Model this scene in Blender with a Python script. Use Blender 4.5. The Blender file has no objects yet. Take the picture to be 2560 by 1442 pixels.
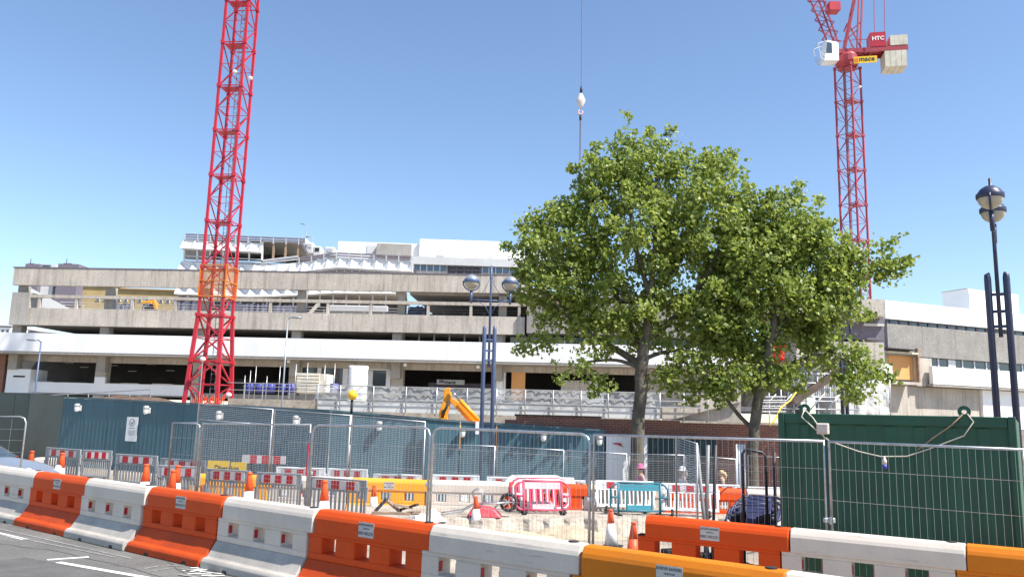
import bpy, bmesh, math, random
from mathutils import Vector as V, Matrix
random.seed(7)
R = math.radians
sc = bpy.context.scene
col = sc.collection
# ------------------------------------------------------------------ camera
EYE = 2.25
F = 2000.0
cam = bpy.data.cameras.new('camera'); camo = bpy.data.objects.new('camera', cam); col.objects.link(camo)
CM = Matrix.Rotation(R(90 + 9.2), 3, 'X') @ Matrix.Rotation(R(1.5), 3, 'Z')
camo.matrix_world = Matrix.Translation((0, 0, EYE)) @ CM.to_4x4()
cam.sensor_width = 36; cam.lens = F / 2560 * 36; cam.clip_start = .1; cam.clip_end = 5000
sc.camera = camo
# ------------------------------------------------------------------ sky and sun
SUN_EL, SUN_AZ = 54.0, 119.0          # azimuth clockwise from +Y (view direction)
w = bpy.data.worlds.new('World'); sc.world = w; w.use_nodes = True
nt = w.node_tree; nt.nodes.clear()
sky = nt.nodes.new('ShaderNodeTexSky'); sky.sky_type = 'NISHITA'; sky.sun_disc = False
sky.sun_elevation = R(SUN_EL); sky.sun_rotation = R(SUN_AZ)
sky.air_density = 1.0; sky.dust_density = 0.25; sky.ozone_density = 3.0; sky.altitude = 100
bgn = nt.nodes.new('ShaderNodeBackground'); bgn.inputs[1].default_value = 0.119
wo = nt.nodes.new('ShaderNodeOutputWorld')
nt.links.new(sky.outputs[0], bgn.inputs[0]); nt.links.new(bgn.outputs[0], wo.inputs[0])
sl = bpy.data.lights.new('sun', 'SUN'); sl.energy = 5.0; sl.angle = R(.55); sl.color = (1, .955, .89)
so = bpy.data.objects.new('sun', sl); col.objects.link(so)
SD = V((math.sin(R(SUN_AZ)) * math.cos(R(SUN_EL)), math.cos(R(SUN_AZ)) * math.cos(R(SUN_EL)), math.sin(R(SUN_EL))))
so.rotation_euler = SD.to_track_quat('Z', 'Y').to_euler()
vs = sc.view_settings; vs.view_transform = 'Standard'; vs.look = 'None'; vs.gamma = 1; vs.use_curve_mapping = False
vs.exposure = 0.85
# ------------------------------------------------------------------ measuring: photo pixel -> place in the world
def ray(px, py): return CM @ V(((px - 1280) / F, (721 - py) / F, -1.0))
def W(px, py, Y, k=0.0):
    d = ray(px, py); t = Y / (d.y - k * d.x); return V((d.x * t, d.y * t, d.z * t + EYE))
def WZ(px, py, z):
    d = ray(px, py); t = (z - EYE) / d.z; return V((d.x * t, d.y * t, z))
A0 = WZ(85, 1178, 1.0); A1 = WZ(1450, 1362, 1.0)
AD = (A1 - A0); BL = AD.length / 6; AD.normalize()
AN = V((-AD.y, AD.x, 0))              # away from the road
AANG = math.atan2(AD.y, AD.x)
def g(x, y):                          # the works area falls gently away behind the barriers
    t = (x - A0.x) * AN.x + (y - A0.y) * AN.y
    k = max(0.0, min((x + 15.0) / 14.0, 1.0)); return -0.046 * max(0.0, min(t - 0.8, 11.5)) * k * k * (3 - 2 * k)
def top(px, py, h):                   # foot of a thing of height h whose top shows at this pixel
    z = h
    for _ in range(12):
        p = WZ(px, py, z); z = h + g(p.x, p.y)
    return V((p.x, p.y, g(p.x, p.y)))
# ------------------------------------------------------------------ mesh helpers
WL = {}
def origin(o): return WL.get(o.name, V((0, 0, 0)))
class MB:
    def __init__(s): s.v = []; s.f = []
    def add(s, vs, fs):
        n = len(s.v); s.v += [V(a) for a in vs]; s.f += [tuple(i + n for i in f) for f in fs]; return s
    def hexa(s, p):                   # p: 4 bottom, 4 top, both counter-clockwise
        return s.add(p, [(3, 2, 1, 0), (4, 5, 6, 7), (0, 1, 5, 4), (1, 2, 6, 5), (2, 3, 7, 6), (3, 0, 4, 7)])
    def box(s, x0, x1, y0, y1, z0, z1):
        return s.hexa([(x0, y0, z0), (x1, y0, z0), (x1, y1, z0), (x0, y1, z0), (x0, y0, z1), (x1, y0, z1), (x1, y1, z1), (x0, y1, z1)])
    def bar(s, a, b, w, h=None, up=(0, 0, 1)):
        a, b = V(a), V(b); h = h or w; d = (b - a).normalized(); u = V(up)
        if abs(d.dot(u)) > .98: u = V((0, 1, 0))
        x = d.cross(u).normalized() * (w / 2); z = x.cross(d).normalized() * (h / 2)
        return s.hexa([a - x - z, a + x - z, a + x + z, a - x + z, b - x - z, b + x - z, b + x + z, b - x + z])
    def tube(s, pts, r, n=7, cap=True):
        pts = [V(p) for p in pts]; m = len(pts); rs = r if isinstance(r, (list, tuple)) else [r] * m
        u = None; base = len(s.v)
        for i, p in enumerate(pts):
            d = (pts[min(i + 1, m - 1)] - pts[max(i - 1, 0)]).normalized()
            if u is None: u = d.orthogonal().normalized()
            else: u = (u - d * u.dot(d)).normalized()
            q = d.cross(u)
            for j in range(n):
                a = 2 * math.pi * j / n; s.v.append(p + (u * math.cos(a) + q * math.sin(a)) * rs[i])
        for i in range(m - 1):
            for j in range(n):
                k = (j + 1) % n; s.f.append((base + i * n + j, base + i * n + k, base + i * n + n + k, base + i * n + n + j))
        if cap:
            s.f.append(tuple(base + j for j in reversed(range(n)))); s.f.append(tuple(base + (m - 1) * n + j for j in range(n)))
        return s
    def lathe(s, prof, n=16, c=(0, 0, 0)):
        c = V(c); base = len(s.v); m = len(prof)
        for r, z in prof:
            for j in range(n):
                a = 2 * math.pi * j / n; s.v.append(c + V((r * math.cos(a), r * math.sin(a), z)))
        for i in range(m - 1):
            for j in range(n):
                k = (j + 1) % n; s.f.append((base + i * n + j, base + i * n + k, base + i * n + n + k, base + i * n + n + j))
        s.f.append(tuple(base + j for j in reversed(range(n)))); s.f.append(tuple(base + (m - 1) * n + j for j in range(n)))
        return s
    def prism(s, poly, x0, x1):       # poly of (y, z), extruded along x
        n = len(poly); s.add([(x0, y, z) for y, z in poly] + [(x1, y, z) for y, z in poly],
                             [tuple(range(n)), tuple(range(2 * n - 1, n - 1, -1))] + [(i, (i + 1) % n, n + (i + 1) % n, n + i) for i in range(n)]); return s
    def xf(s, m):
        s.v = [m @ p for p in s.v]; return s
    def build(s, name, mat, parent=None, bevel=0, smooth=False, seg=1):
        me = bpy.data.meshes.new(name); o0 = origin(parent) if parent else V((0, 0, 0))
        me.from_pydata([tuple(p - o0) for p in s.v], [], s.f)
        bm = bmesh.new(); bm.from_mesh(me)
        bmesh.ops.recalc_face_normals(bm, faces=bm.faces)
        if bevel:
            es = [e for e in bm.edges if len(e.link_faces) == 2 and e.calc_face_angle(0) > .5]
            bmesh.ops.bevel(bm, geom=es, offset=bevel, segments=seg, profile=.5, affect='EDGES', clamp_overlap=True)
        bm.to_mesh(me); bm.free()
        if smooth: 
            for p in me.polygons: p.use_smooth = True
        me.materials.append(mat)
        o = bpy.data.objects.new(name, me); col.objects.link(o)
        if parent: o.parent = parent
        WL[o.name] = o0
        return o
def put(me_obj, name, parent, loc, rot=None):   # a copy sharing mesh data, placed in its parent's space
    o = bpy.data.objects.new(name, me_obj.data); col.objects.link(o); o.parent = parent; o.location = loc
    if rot: o.rotation_euler = rot
    return o
def tag(o, label, cat=None, group=None, kind=None):
    if label: o['label'] = label
    if cat: o['category'] = cat
    if group: o['group'] = group
    if kind: o['kind'] = kind
    return o
def empty(name, loc=(0, 0, 0), label=None, cat=None, group=None):
    o = bpy.data.objects.new(name, None); col.objects.link(o); o.location = loc; o.empty_display_size = .2
    WL[o.name] = V(loc); tag(o, label, cat, group); return o
KIDS = {}
def kids(o): return list(o.children)
def copy_tree(o, parent=None):
    c = o.copy(); col.objects.link(c); c.parent = parent
    for ch in kids(o): copy_tree(ch, c)
    return c
def struct(o): o['kind'] = 'structure'; return o
def text_mb(s, size, align='CENTER', ext=.0, bold=0):
    cu = bpy.data.curves.new('txt', 'FONT'); cu.body = s; cu.size = size; cu.align_x = align; cu.align_y = 'CENTER'; cu.extrude = ext; cu.offset = bold; cu.resolution_u = 2
    o = bpy.data.objects.new('txt', cu); me = o.to_mesh()
    m = MB(); m.v = [v.co.copy() for v in me.vertices]; m.f = [tuple(p.vertices) for p in me.polygons]
    o.to_mesh_clear(); bpy.data.objects.remove(o); bpy.data.curves.remove(cu); return m
# ------------------------------------------------------------------ materials
def pm(name, c, rough=.6, metal=0., var=.18, scale=3., bump=0., bscale=60., streak=0., streakc=None, spec=.5, rand=0., fine=.08, fscale=45., trans=0., dirt=0., dirtc=(.12, .10, .08), scuff=0., scuffc=(.10, .09, .085)):
    m = bpy.data.materials.new(name); m.use_nodes = True; t = m.node_tree; N = t.nodes; L = t.links
    b = N['Principled BSDF']; b.inputs['Roughness'].default_value = rough; b.inputs['Metallic'].default_value = metal; b.inputs['Specular IOR Level'].default_value = spec
    geo = N.new('ShaderNodeNewGeometry')
    def noise(sc_, det=4, vec=None, ro=.55):
        n = N.new('ShaderNodeTexNoise'); n.inputs['Scale'].default_value = sc_; n.inputs['Detail'].default_value = det; n.inputs['Roughness'].default_value = ro
        L.new(vec or geo.outputs['Position'], n.inputs['Vector']); return n.outputs['Fac']
    def ramp(f, a, b_):
        r = N.new('ShaderNodeMapRange'); r.inputs[1].default_value = .3; r.inputs[2].default_value = .7; r.inputs[3].default_value = a; r.inputs[4].default_value = b_; L.new(f, r.inputs[0]); return r.outputs[0]
    def mul(a, f):
        mx = N.new('ShaderNodeMix'); mx.data_type = 'RGBA'; mx.blend_type = 'MULTIPLY'; mx.inputs[0].default_value = 1
        if isinstance(a, tuple): mx.inputs[6].default_value = a + (1,)
        else: L.new(a, mx.inputs[6])
        cc = N.new('ShaderNodeCombineColor')
        for i in range(3): L.new(f, cc.inputs[i])
        L.new(cc.outputs[0], mx.inputs[7]); return mx.outputs[2]
    o = tuple(c)
    if var: o = mul(o, ramp(noise(scale), 1 - var, 1 + var))
    if fine: o = mul(o, ramp(noise(fscale, 3), 1 - fine, 1 + fine))
    if rand:
        oi = N.new('ShaderNodeObjectInfo'); r = N.new('ShaderNodeMapRange'); r.inputs[3].default_value = 1 - rand; r.inputs[4].default_value = 1 + rand; L.new(oi.outputs['Random'], r.inputs[0]); o = mul(o, r.outputs[0])
    if streak:
        mp = N.new('ShaderNodeMapping'); mp.inputs['Scale'].default_value = (2.2, 2.2, .16); L.new(geo.outputs['Position'], mp.inputs[0])
        f = noise(1.7, 6, mp.outputs[0], .65)
        r = N.new('ShaderNodeMapRange'); r.inputs[1].default_value = .5; r.inputs[2].default_value = .72; r.inputs[3].default_value = 0; r.inputs[4].default_value = streak; L.new(f, r.inputs[0])
        mx = N.new('ShaderNodeMix'); mx.data_type = 'RGBA'; L.new(r.outputs[0], mx.inputs[0])
        if isinstance(o, tuple): mx.inputs[6].default_value = o + (1,)
        else: L.new(o, mx.inputs[6])
        mx.inputs[7].default_value = (streakc or (c[0] * .4, c[1] * .38, c[2] * .36)) + (1,); o = mx.outputs[2]
    if dirt:
        f = noise(1.3, 8, None, .7)
        r = N.new('ShaderNodeMapRange'); r.inputs[1].default_value = .48; r.inputs[2].default_value = .75; r.inputs[3].default_value = 0; r.inputs[4].default_value = dirt; L.new(f, r.inputs[0])
        mx = N.new('ShaderNodeMix'); mx.data_type = 'RGBA'; L.new(r.outputs[0], mx.inputs[0])
        if isinstance(o, tuple): mx.inputs[6].default_value = o + (1,)
        else: L.new(o, mx.inputs[6])
        mx.inputs[7].default_value = dirtc + (1,); o = mx.outputs[2]
    if scuff:
        for vec, thr, amt in (((1.1, 1.1, 13.0), .60, scuff), ((5.0, 5.0, 5.0), .66, scuff * .8)):
            mp = N.new('ShaderNodeMapping'); mp.inputs['Scale'].default_value = vec; mp.inputs['Rotation'].default_value = (.12, .05, 0); L.new(geo.outputs['Position'], mp.inputs[0])
            f = noise(1.6, 9, mp.outputs[0], .72)
            r = N.new('ShaderNodeMapRange'); r.inputs[1].default_value = thr; r.inputs[2].default_value = thr + .05; r.inputs[3].default_value = 0; r.inputs[4].default_value = amt; L.new(f, r.inputs[0])
            mx = N.new('ShaderNodeMix'); mx.data_type = 'RGBA'; L.new(r.outputs[0], mx.inputs[0])
            if isinstance(o, tuple): mx.inputs[6].default_value = o + (1,)
            else: L.new(o, mx.inputs[6])
            mx.inputs[7].default_value = scuffc + (1,); o = mx.outputs[2]
    if isinstance(o, tuple): b.inputs['Base Color'].default_value = o + (1,)
    else: L.new(o, b.inputs['Base Color'])
    if bump:
        bp = N.new('ShaderNodeBump'); bp.inputs['Strength'].default_value = bump; bp.inputs['Distance'].default_value = .02; L.new(noise(bscale, 5), bp.inputs['Height']); L.new(bp.outputs[0], b.inputs['Normal'])
    return m
M = {}
M['patch'] = pm('asphalt_patch', (.105, .10, .095), .9, var=.2, scale=1.5, bump=.6, bscale=90, fine=.35, fscale=80)
M['asphalt'] = pm('asphalt', (.142, .137, .126), .9, var=.25, scale=.55, bump=.8, bscale=90, fine=.42, fscale=85, scuff=.3, scuffc=(.09, .085, .08), dirt=.35, dirtc=(.18, .17, .155))
M['ground'] = pm('dusty_ground', (.31, .265, .21), .95, var=.3, scale=.5, bump=.6, bscale=18, fine=.2, fscale=12, dirt=.55, dirtc=(.17, .15, .125))
M['paint'] = pm('road_paint', (.72, .72, .68), .8, var=.12, scale=6, fine=.2, fscale=90, dirt=.35, dirtc=(.2, .2, .19))
M['fadedpaint'] = pm('worn_road_paint', (.23, .23, .22), .9, var=.3, scale=8, fine=.3, fscale=60, dirt=.9, dirtc=(.12, .12, .115))
M['orange'] = pm('orange_plastic', (.64, .072, .006), .6, spec=.25, scuff=.3, scuffc=(.30, .10, .06), var=.07, scale=1.5, fine=.05, rand=.06, dirt=.22, dirtc=(.27, .06, .02))
M['amber'] = pm('amber_plastic', (.60, .175, .008), .6, spec=.25, scuff=.3, scuffc=(.26, .13, .06), var=.07, scale=1.5, fine=.05, rand=.05, dirt=.2, dirtc=(.34, .13, .03))
M['yellowp'] = pm('yellow_plastic', (.88, .36, .02), .5, var=.06, scale=1.5, fine=.04, dirt=.15, dirtc=(.5, .25, .06))
M['whitep'] = pm('white_plastic', (.64, .565, .48), .6, spec=.3, scuff=.35, scuffc=(.22, .19, .16), var=.07, scale=2, fine=.05, rand=.05, dirt=.38, dirtc=(.45, .39, .33))
M['whiteskirt'] = pm('shaded_grimy_white_plastic', (.42, .385, .34), .65, spec=.25, var=.15, scale=1.6, fine=.08, dirt=.5, dirtc=(.24, .22, .20), scuff=.5, scuffc=(.15, .135, .12))  # skirt base darkened to stand for the barrier's own shade, dirt mottling on top
M['orangeskirt'] = pm('shaded_grimy_orange_plastic', (.50, .062, .010), .65, spec=.2, var=.15, scale=1.6, fine=.08, dirt=.45, dirtc=(.26, .075, .035), scuff=.4, scuffc=(.20, .08, .05))  # orange skirt, shade put into the base colour, plus road dirt
M['amberskirt'] = pm('shaded_grimy_amber_plastic', (.48, .14, .012), .65, spec=.2, var=.15, scale=1.6, fine=.08, dirt=.4, dirtc=(.25, .11, .04), scuff=.4, scuffc=(.2, .1, .05))  # amber skirt, shade put into the base colour, plus road dirt
M['sticker'] = pm('label_sheet', (.50, .49, .46), .6, var=.1, fine=.06, scuff=.4)
M['ink'] = pm('black_ink', (.02, .02, .022), .6, var=0, fine=0)
M['black'] = pm('black_rubber', (.02, .02, .02), .75, var=.2, fine=.2)
M['redrefl'] = pm('red_reflector', (.42, .012, .018), .35, var=.08, fine=.05)
M['whiterefl'] = pm('white_reflector', (.52, .51, .50), .4, var=.08, fine=.05)
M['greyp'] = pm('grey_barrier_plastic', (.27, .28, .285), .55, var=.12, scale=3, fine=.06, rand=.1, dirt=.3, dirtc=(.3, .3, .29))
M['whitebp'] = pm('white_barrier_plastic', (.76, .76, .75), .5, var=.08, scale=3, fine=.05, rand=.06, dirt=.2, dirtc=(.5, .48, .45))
M['coneor'] = pm('cone_orange', (.82, .10, .02), .5, var=.1, scale=6, fine=.06, rand=.1, dirt=.2, dirtc=(.3, .08, .03))
M['conewh'] = pm('cone_sleeve', (.74, .73, .71), .45, var=.06, scale=6, fine=.06, dirt=.2, dirtc=(.4, .38, .36))
M['concrete'] = pm('weathered_concrete', (.47, .42, .36), .9, var=.16, scale=.45, bump=.25, bscale=12, streak=.8, streakc=(.23, .20, .165), fine=.14, fscale=9, rand=.05)
M['concrete2'] = pm('grey_concrete', (.36, .335, .30), .9, var=.16, scale=.5, bump=.2, bscale=12, streak=.45, fine=.1, fscale=10)
M['pebble'] = pm('pebbledash', (.25, .235, .215), .95, var=.12, scale=.7, bump=.5, bscale=18, fine=.28, fscale=9, streak=.25)
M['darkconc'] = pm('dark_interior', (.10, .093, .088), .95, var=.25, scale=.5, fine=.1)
M['fascia'] = pm('white_cladding', (.76, .76, .77), .55, var=.04, scale=.6, fine=.02, rand=.035, streak=.12, streakc=(.62, .62, .63))
M['folded'] = pm('folded_panel_paint', (.60, .60, .60), .6, var=.04, scale=.5, fine=.03, streak=.1, streakc=(.5, .5, .49))
M['whitewall'] = pm('white_render', (.84, .84, .83), .6, var=.04, scale=.5, fine=.03, streak=.08, streakc=(.66, .66, .65))
M['greywall'] = pm('pale_grey_render', (.56, .56, .55), .7, var=.07, scale=.5, streak=.15)
M['glass'] = pm('window_glass', (.05, .07, .09), .08, var=.2, scale=.6, fine=0, spec=.8)
M['glassblue'] = pm('blue_window_glass', (.10, .16, .22), .1, var=.2, scale=.6, fine=0, spec=.8)
M['crane_red'] = pm('crane_red_paint', (.46, .020, .036), .4, var=.1, scale=2, fine=.06, dirt=.2, dirtc=(.35, .03, .03))
M['crane_pink'] = pm('faded_crane_red', (.36, .04, .055), .5, var=.12, scale=2, fine=.06, dirt=.25, dirtc=(.30, .07, .075))
M['orangemesh'] = pm('orange_cage_paint', (.58, .18, .015), .55, var=.15, scale=4)
M['cw'] = pm('counterweight_concrete', (.62, .58, .47), .9, var=.12, scale=2, streak=.3, bump=.2)
M['galv'] = pm('galvanised_steel', (.46, .47, .48), .42, metal=.75, var=.18, scale=9, fine=.1, fscale=60)
M['steelpaint'] = pm('pale_steel', (.50, .50, .50), .5, metal=.3, var=.15, scale=6)
M['wire'] = pm('mesh_wire', (.50, .51, .52), .45, metal=.55, var=.1)
M['teal'] = pm('teal_hoarding_paint', (.062, .130, .160), .55, spec=.3, var=.12, scale=.8, fine=.05, rand=.06, streak=.25, streakc=(.095, .17, .20))
M['tealdark'] = pm('dark_green_hoarding', (.022, .045, .048), .4, spec=.25, var=.25, scale=.9, fine=.08, rand=.08)
M['brick'] = None
M['green'] = pm('green_container_paint', (.011, .080, .043), .5, scuff=.3, scuffc=(.05, .045, .03), var=.18, scale=1.2, fine=.08, streak=.3, streakc=(.03, .045, .025), bump=.06, bscale=5)
M['lampblue'] = pm('blue_lamp_paint', (.085, .12, .215), .42, var=.1, scale=5, fine=.05)
M['lampdark'] = pm('dark_blue_lamp_paint', (.03, .035, .075), .4, var=.1, scale=5, fine=.05)
M['lampgrey'] = pm('lamp_dome_grey', (.30, .33, .36), .35, metal=.3, var=.1)
M['lampglass'] = pm('lamp_bowl', (.42, .38, .29), .15, var=.1, spec=.6)
M['digger'] = pm('digger_yellow', (.85, .34, .015), .45, var=.08, scale=4, dirt=.35, dirtc=(.3, .15, .04))
M['chrome'] = pm('ram_steel', (.5, .5, .52), .2, metal=.9, var=.05)
M['beacon'] = pm('beacon_globe', (.85, .50, .02), .3, var=.05)
M['yellowsign'] = pm('yellow_sign', (.82, .53, .02), .5, var=.08, dirt=.2, dirtc=(.5, .35, .05))
M['ochre'] = pm('ochre_brick', (.40, .29, .13), .9, var=.12, scale=1)
M['purplegrey'] = pm('slate_cladding', (.16, .14, .17), .8, var=.2)
M['net'] = pm('debris_netting', (.14, .14, .20), .9, var=.35, scale=1.2)
M['bluetarp'] = pm('blue_drum', (.05, .06, .30), .5, var=.15)
M['wrap'] = pm('white_sheeting', (.80, .80, .79), .55, var=.06, bump=.5, bscale=3)
M['sheet'] = pm('pale_sheeting', (.58, .56, .52), .8, var=.12, scale=1.3, bump=.5, bscale=2.5, streak=.2)
M['panelmesh'] = pm('pale_guard_panel', (.50, .49, .47), .8, var=.15, scale=1.5)
M['poster'] = pm('poster_paper', (.80, .79, .78), .6, var=.03, fine=.03)
M['greyink'] = pm('grey_print', (.16, .16, .17), .6, var=0, fine=0)
M['darkplank'] = pm('stair_boards', (.13, .095, .075), .9, var=.3, scale=3)
M['peach'] = pm('peach_board', (.66, .33, .12), .8, var=.06, scale=1)
M['plank'] = pm('scaffold_board', (.30, .21, .14), .9, var=.25, scale=3)
M['silver'] = pm('silver_blue_car_paint', (.30, .34, .39), .25, metal=.5, var=.02, fine=.02)
M['rubble'] = pm('broken_concrete', (.36, .31, .25), .95, var=.25, scale=2.5, bump=.7, bscale=9, fine=.2, fscale=14)
M['sand'] = pm('sand', (.43, .35, .245), .95, var=.2, scale=2, bump=.6, bscale=10, fine=.2, fscale=20)
M['oldsteel'] = pm('dull_steel', (.20, .20, .20), .6, metal=.3, var=.2, scale=6)
M['darkmetal'] = pm('dark_gate_paint', (.03, .03, .035), .5, var=.2)
M['bag'] = pm('white_sack', (.68, .67, .66), .75, var=.1, scale=4, bump=.7, bscale=7)
M['pinkp'] = pm('red_barrier_plastic', (.60, .045, .11), .5, var=.12, scale=3, dirt=.3, dirtc=(.62, .35, .38))
M['pinkface'] = pm('faded_red_board', (.70, .42, .42), .5, var=.12, scale=4)
M['tealp'] = pm('teal_barrier_plastic', (.035, .15, .20), .5, var=.12, scale=3)
M['tealface'] = pm('teal_board', (.05, .30, .38), .5, var=.1, scale=3)
M['navyp'] = pm('navy_barrier_plastic', (.018, .024, .07), .5, var=.15, scale=3)
M['barrowred'] = pm('barrow_red', (.55, .05, .07), .5, var=.2, scale=4, dirt=.4, dirtc=(.6, .4, .35))
M['soil'] = pm('dark_soil', (.11, .07, .05), .95, var=.3, scale=3, bump=.8, bscale=8)
M['hivis'] = pm('orange_netting', (.85, .08, .02), .7, var=.2, scale=3)
M['yellowhose'] = pm('yellow_hose', (.72, .48, .05), .6, var=.1)
M['yellowpole'] = pm('yellow_green_band', (.55, .60, .03), .5, var=.1)
M['skin'] = pm('skin', (.55, .33, .23), .55, var=.06)
M['pinktop'] = pm('pink_stripes', (.55, .08, .25), .8, var=.15, scale=14)
M['pinkhat'] = pm('pink_cloth', (.52, .10, .24), .85, var=.1)
M['whitecl'] = pm('white_cloth', (.75, .74, .72), .85, var=.06)
M['darkcl'] = pm('dark_cloth', (.06, .055, .06), .85, var=.15)
M['brownhair'] = pm('brown_hair', (.10, .05, .03), .6, var=.2)
M['blond'] = pm('blond_hair', (.48, .34, .17), .6, var=.2)
M['bark'] = pm('mottled_bark', (.115, .10, .075), .95, var=.35, scale=3, bump=.7, bscale=14, fine=.2, fscale=20, dirt=.75, dirtc=(.05, .043, .03))
M['whiteframe'] = pm('white_frame_paint', (.72, .72, .71), .5, var=.05)
M['lamplit'] = pm('lamp_lens', (.85, .85, .82), .3, var=0)
# brick
def brick_mat():
    m = bpy.data.materials.new('red_brick'); m.use_nodes = True; t = m.node_tree; N = t.nodes; L = t.links; b = N['Principled BSDF']; b.inputs['Roughness'].default_value = .9
    geo = N.new('ShaderNodeNewGeometry'); sp = N.new('ShaderNodeSeparateXYZ'); L.new(geo.outputs['Position'], sp.inputs[0])
    cb = N.new('ShaderNodeCombineXYZ'); L.new(sp.outputs[0], cb.inputs[0]); L.new(sp.outputs[2], cb.inputs[1])
    br = N.new('ShaderNodeTexBrick'); br.inputs['Scale'].default_value = 4.4; br.inputs['Color1'].default_value = (.30, .11, .07, 1); br.inputs['Color2'].default_value = (.22, .08, .055, 1); br.inputs['Mortar'].default_value = (.30, .25, .21, 1)
    br.inputs['Mortar Size'].default_value = .03; br.inputs['Brick Width'].default_value = .95; br.inputs['Row Height'].default_value = .33; L.new(cb.outputs[0], br.inputs[0])
    L.new(br.outputs[0], b.inputs['Base Color'])
    bp = N.new('ShaderNodeBump'); bp.inputs['Strength'].default_value = .4; bp.inputs['Distance'].default_value = .01; L.new(br.outputs[1], bp.inputs['Height']); bp.invert = True; L.new(bp.outputs[0], b.inputs['Normal'])
    return m
M['brick'] = brick_mat()
def leaf_mat(name, c1, c2):
    m = bpy.data.materials.new(name); m.use_nodes = True; t = m.node_tree; N = t.nodes; L = t.links; b = N['Principled BSDF']; b.inputs['Roughness'].default_value = .45; b.inputs['Specular IOR Level'].default_value = .55
    geo = N.new('ShaderNodeNewGeometry'); mx = N.new('ShaderNodeMix'); mx.data_type = 'RGBA'; L.new(geo.outputs['Random Per Island'], mx.inputs[0]); mx.inputs[6].default_value = c1 + (1,); mx.inputs[7].default_value = c2 + (1,)
    L.new(mx.outputs[2], b.inputs['Base Color'])
    tr = N.new('ShaderNodeBsdfTranslucent'); hs = N.new('ShaderNodeHueSaturation'); hs.inputs['Value'].default_value = 1.5; hs.inputs['Hue'].default_value = .485; L.new(mx.outputs[2], hs.inputs['Color']); L.new(hs.outputs[0], tr.inputs[0])
    ms = N.new('ShaderNodeMixShader'); ms.inputs[0].default_value = .46; L.new(b.outputs[0], ms.inputs[1]); L.new(tr.outputs[0], ms.inputs[2]); L.new(ms.outputs[0], N['Material Output'].inputs[0])
    return m
M['leaf'] = leaf_mat('plane_leaf', (.115, .18, .027), (.31, .375, .085))
def see_net(name, c, a, scale=0):   # open-weave netting: part of the light passes
    m = bpy.data.materials.new(name); m.use_nodes = True; t = m.node_tree; N = t.nodes; L = t.links; b = N['Principled BSDF']; b.inputs['Roughness'].default_value = .8; b.inputs['Base Color'].default_value = c + (1,)
    b.inputs['Alpha'].default_value = a
    return m
M['finemesh'] = see_net('anti_climb_mesh', (.44, .45, .46), .17)
M['orangenet'] = see_net('orange_cage_mesh', (.62, .22, .03), .22)
M['whitenet'] = see_net('white_scaffold_net', (.72, .71, .68), .62)
M['guardnet'] = see_net('guard_rail_netting', (.60, .60, .59), .5)
# ================================================================== ground, road
def grid_ground():
    def axis(lo, hi, step, far):
        a = []; x = lo
        while x <= hi + 1e-6: a.append(x); x += step
        b = []; d = step; q = hi
        while q < far: d *= 1.5; q += d; b.append(q)
        c = []; d = step; q = lo
        while q > -far: d *= 1.5; q -= d; c.append(q)
        return c[::-1] + a + b
    xs = axis(-26, 16, .5, 2500); ys = axis(2, 36, .5, 2500)
    m = MB(); m.v = [V((x, y, g(x, y))) for y in ys for x in xs]; n = len(xs)
    m.f = [(j * n + i, j * n + i + 1, j * n + n + i + 1, j * n + n + i) for j in range(len(ys) - 1) for i in range(n - 1)]
    return struct(m.build('ground', M['ground']))
grid_ground()
def along(s, t, z=0.0):               # s metres along the front barrier line, t metres behind it
    p = A0 + AD * s + AN * t; return V((p.x, p.y, z))
m = MB(); m.add([along(-60, .5, .006), along(40, .5, .006), along(40, -22, .006), along(-60, -22, .006)], [(0, 1, 2, 3)])
struct(m.build('road', M['asphalt']))
m = MB(); m.add([WZ(x, y, .009) for x, y in ((-60, 1405), (60, 1392), (330, 1436), (420, 1470), (300, 1500), (-60, 1460))], [(0, 1, 2, 3, 4, 5)]); struct(m.build('road_patch', M['patch']))
for pts in ([(-60, 1352), (120, 1372), (300, 1412), (520, 1470)], [(60, 1420), (170, 1412), (260, 1440), (300, 1470)], [(330, 1372), (420, 1400), (470, 1440), (560, 1460)]):
    m = MB(); rn = random.Random(len(pts) + pts[0][0]); P_ = []
    for a, b in zip(pts, pts[1:]):
        for k in range(8): P_.append(WZ(a[0] + (b[0] - a[0]) * k / 8 + rn.uniform(-3, 3), a[1] + (b[1] - a[1]) * k / 8 + rn.uniform(-1.5, 1.5), .0105))
    for a, b in zip(P_, P_[1:]):
        d = (b - a).normalized(); q = V((-d.y, d.x, 0)) * rn.uniform(.006, .014); m.add([a - q, b - q, b + q, a + q], [(0, 1, 2, 3)])
    struct(m.build('road_crack', M['patch']))
def mark(name, pix, mat, wd, z=.011):
    m = MB(); a = WZ(*pix[0], z); b = WZ(*pix[1], z); d = (b - a).normalized(); q = V((-d.y, d.x, 0)) * wd / 2
    m.add([a - q, b - q, b + q, a + q], [(0, 1, 2, 3)]); return struct(m.build(name, mat))
mark('road_marking', [(-190, 1288), (62, 1347)], M['paint'], .11)
mark('road_marking', [(118, 1398), (222, 1391)], M['paint'], .11)
mark('road_marking', [(145, 1404), (700, 1500)], M['paint'], .10, .015)
for a, b in [((-40, 1312), (330, 1395)), ((20, 1310), (410, 1388)), ((-60, 1322), (290, 1392)), ((360, 1420), (400, 1413)), ((380, 1426), (430, 1418)), ((420, 1414), (500, 1408))]:
    mark('worn_road_marking', [a, b], M['fadedpaint'], .05, .012)
for i in range(22):
    x, y = random.uniform(440, 580), random.uniform(1418, 1441)
    mark('worn_road_marking', [(x, y), (x + random.uniform(15, 60), y + random.uniform(-7, 7))], M['paint'] if i % 2 else M['fadedpaint'], random.uniform(.03, .07), .0125 + i * .0004)
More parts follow.
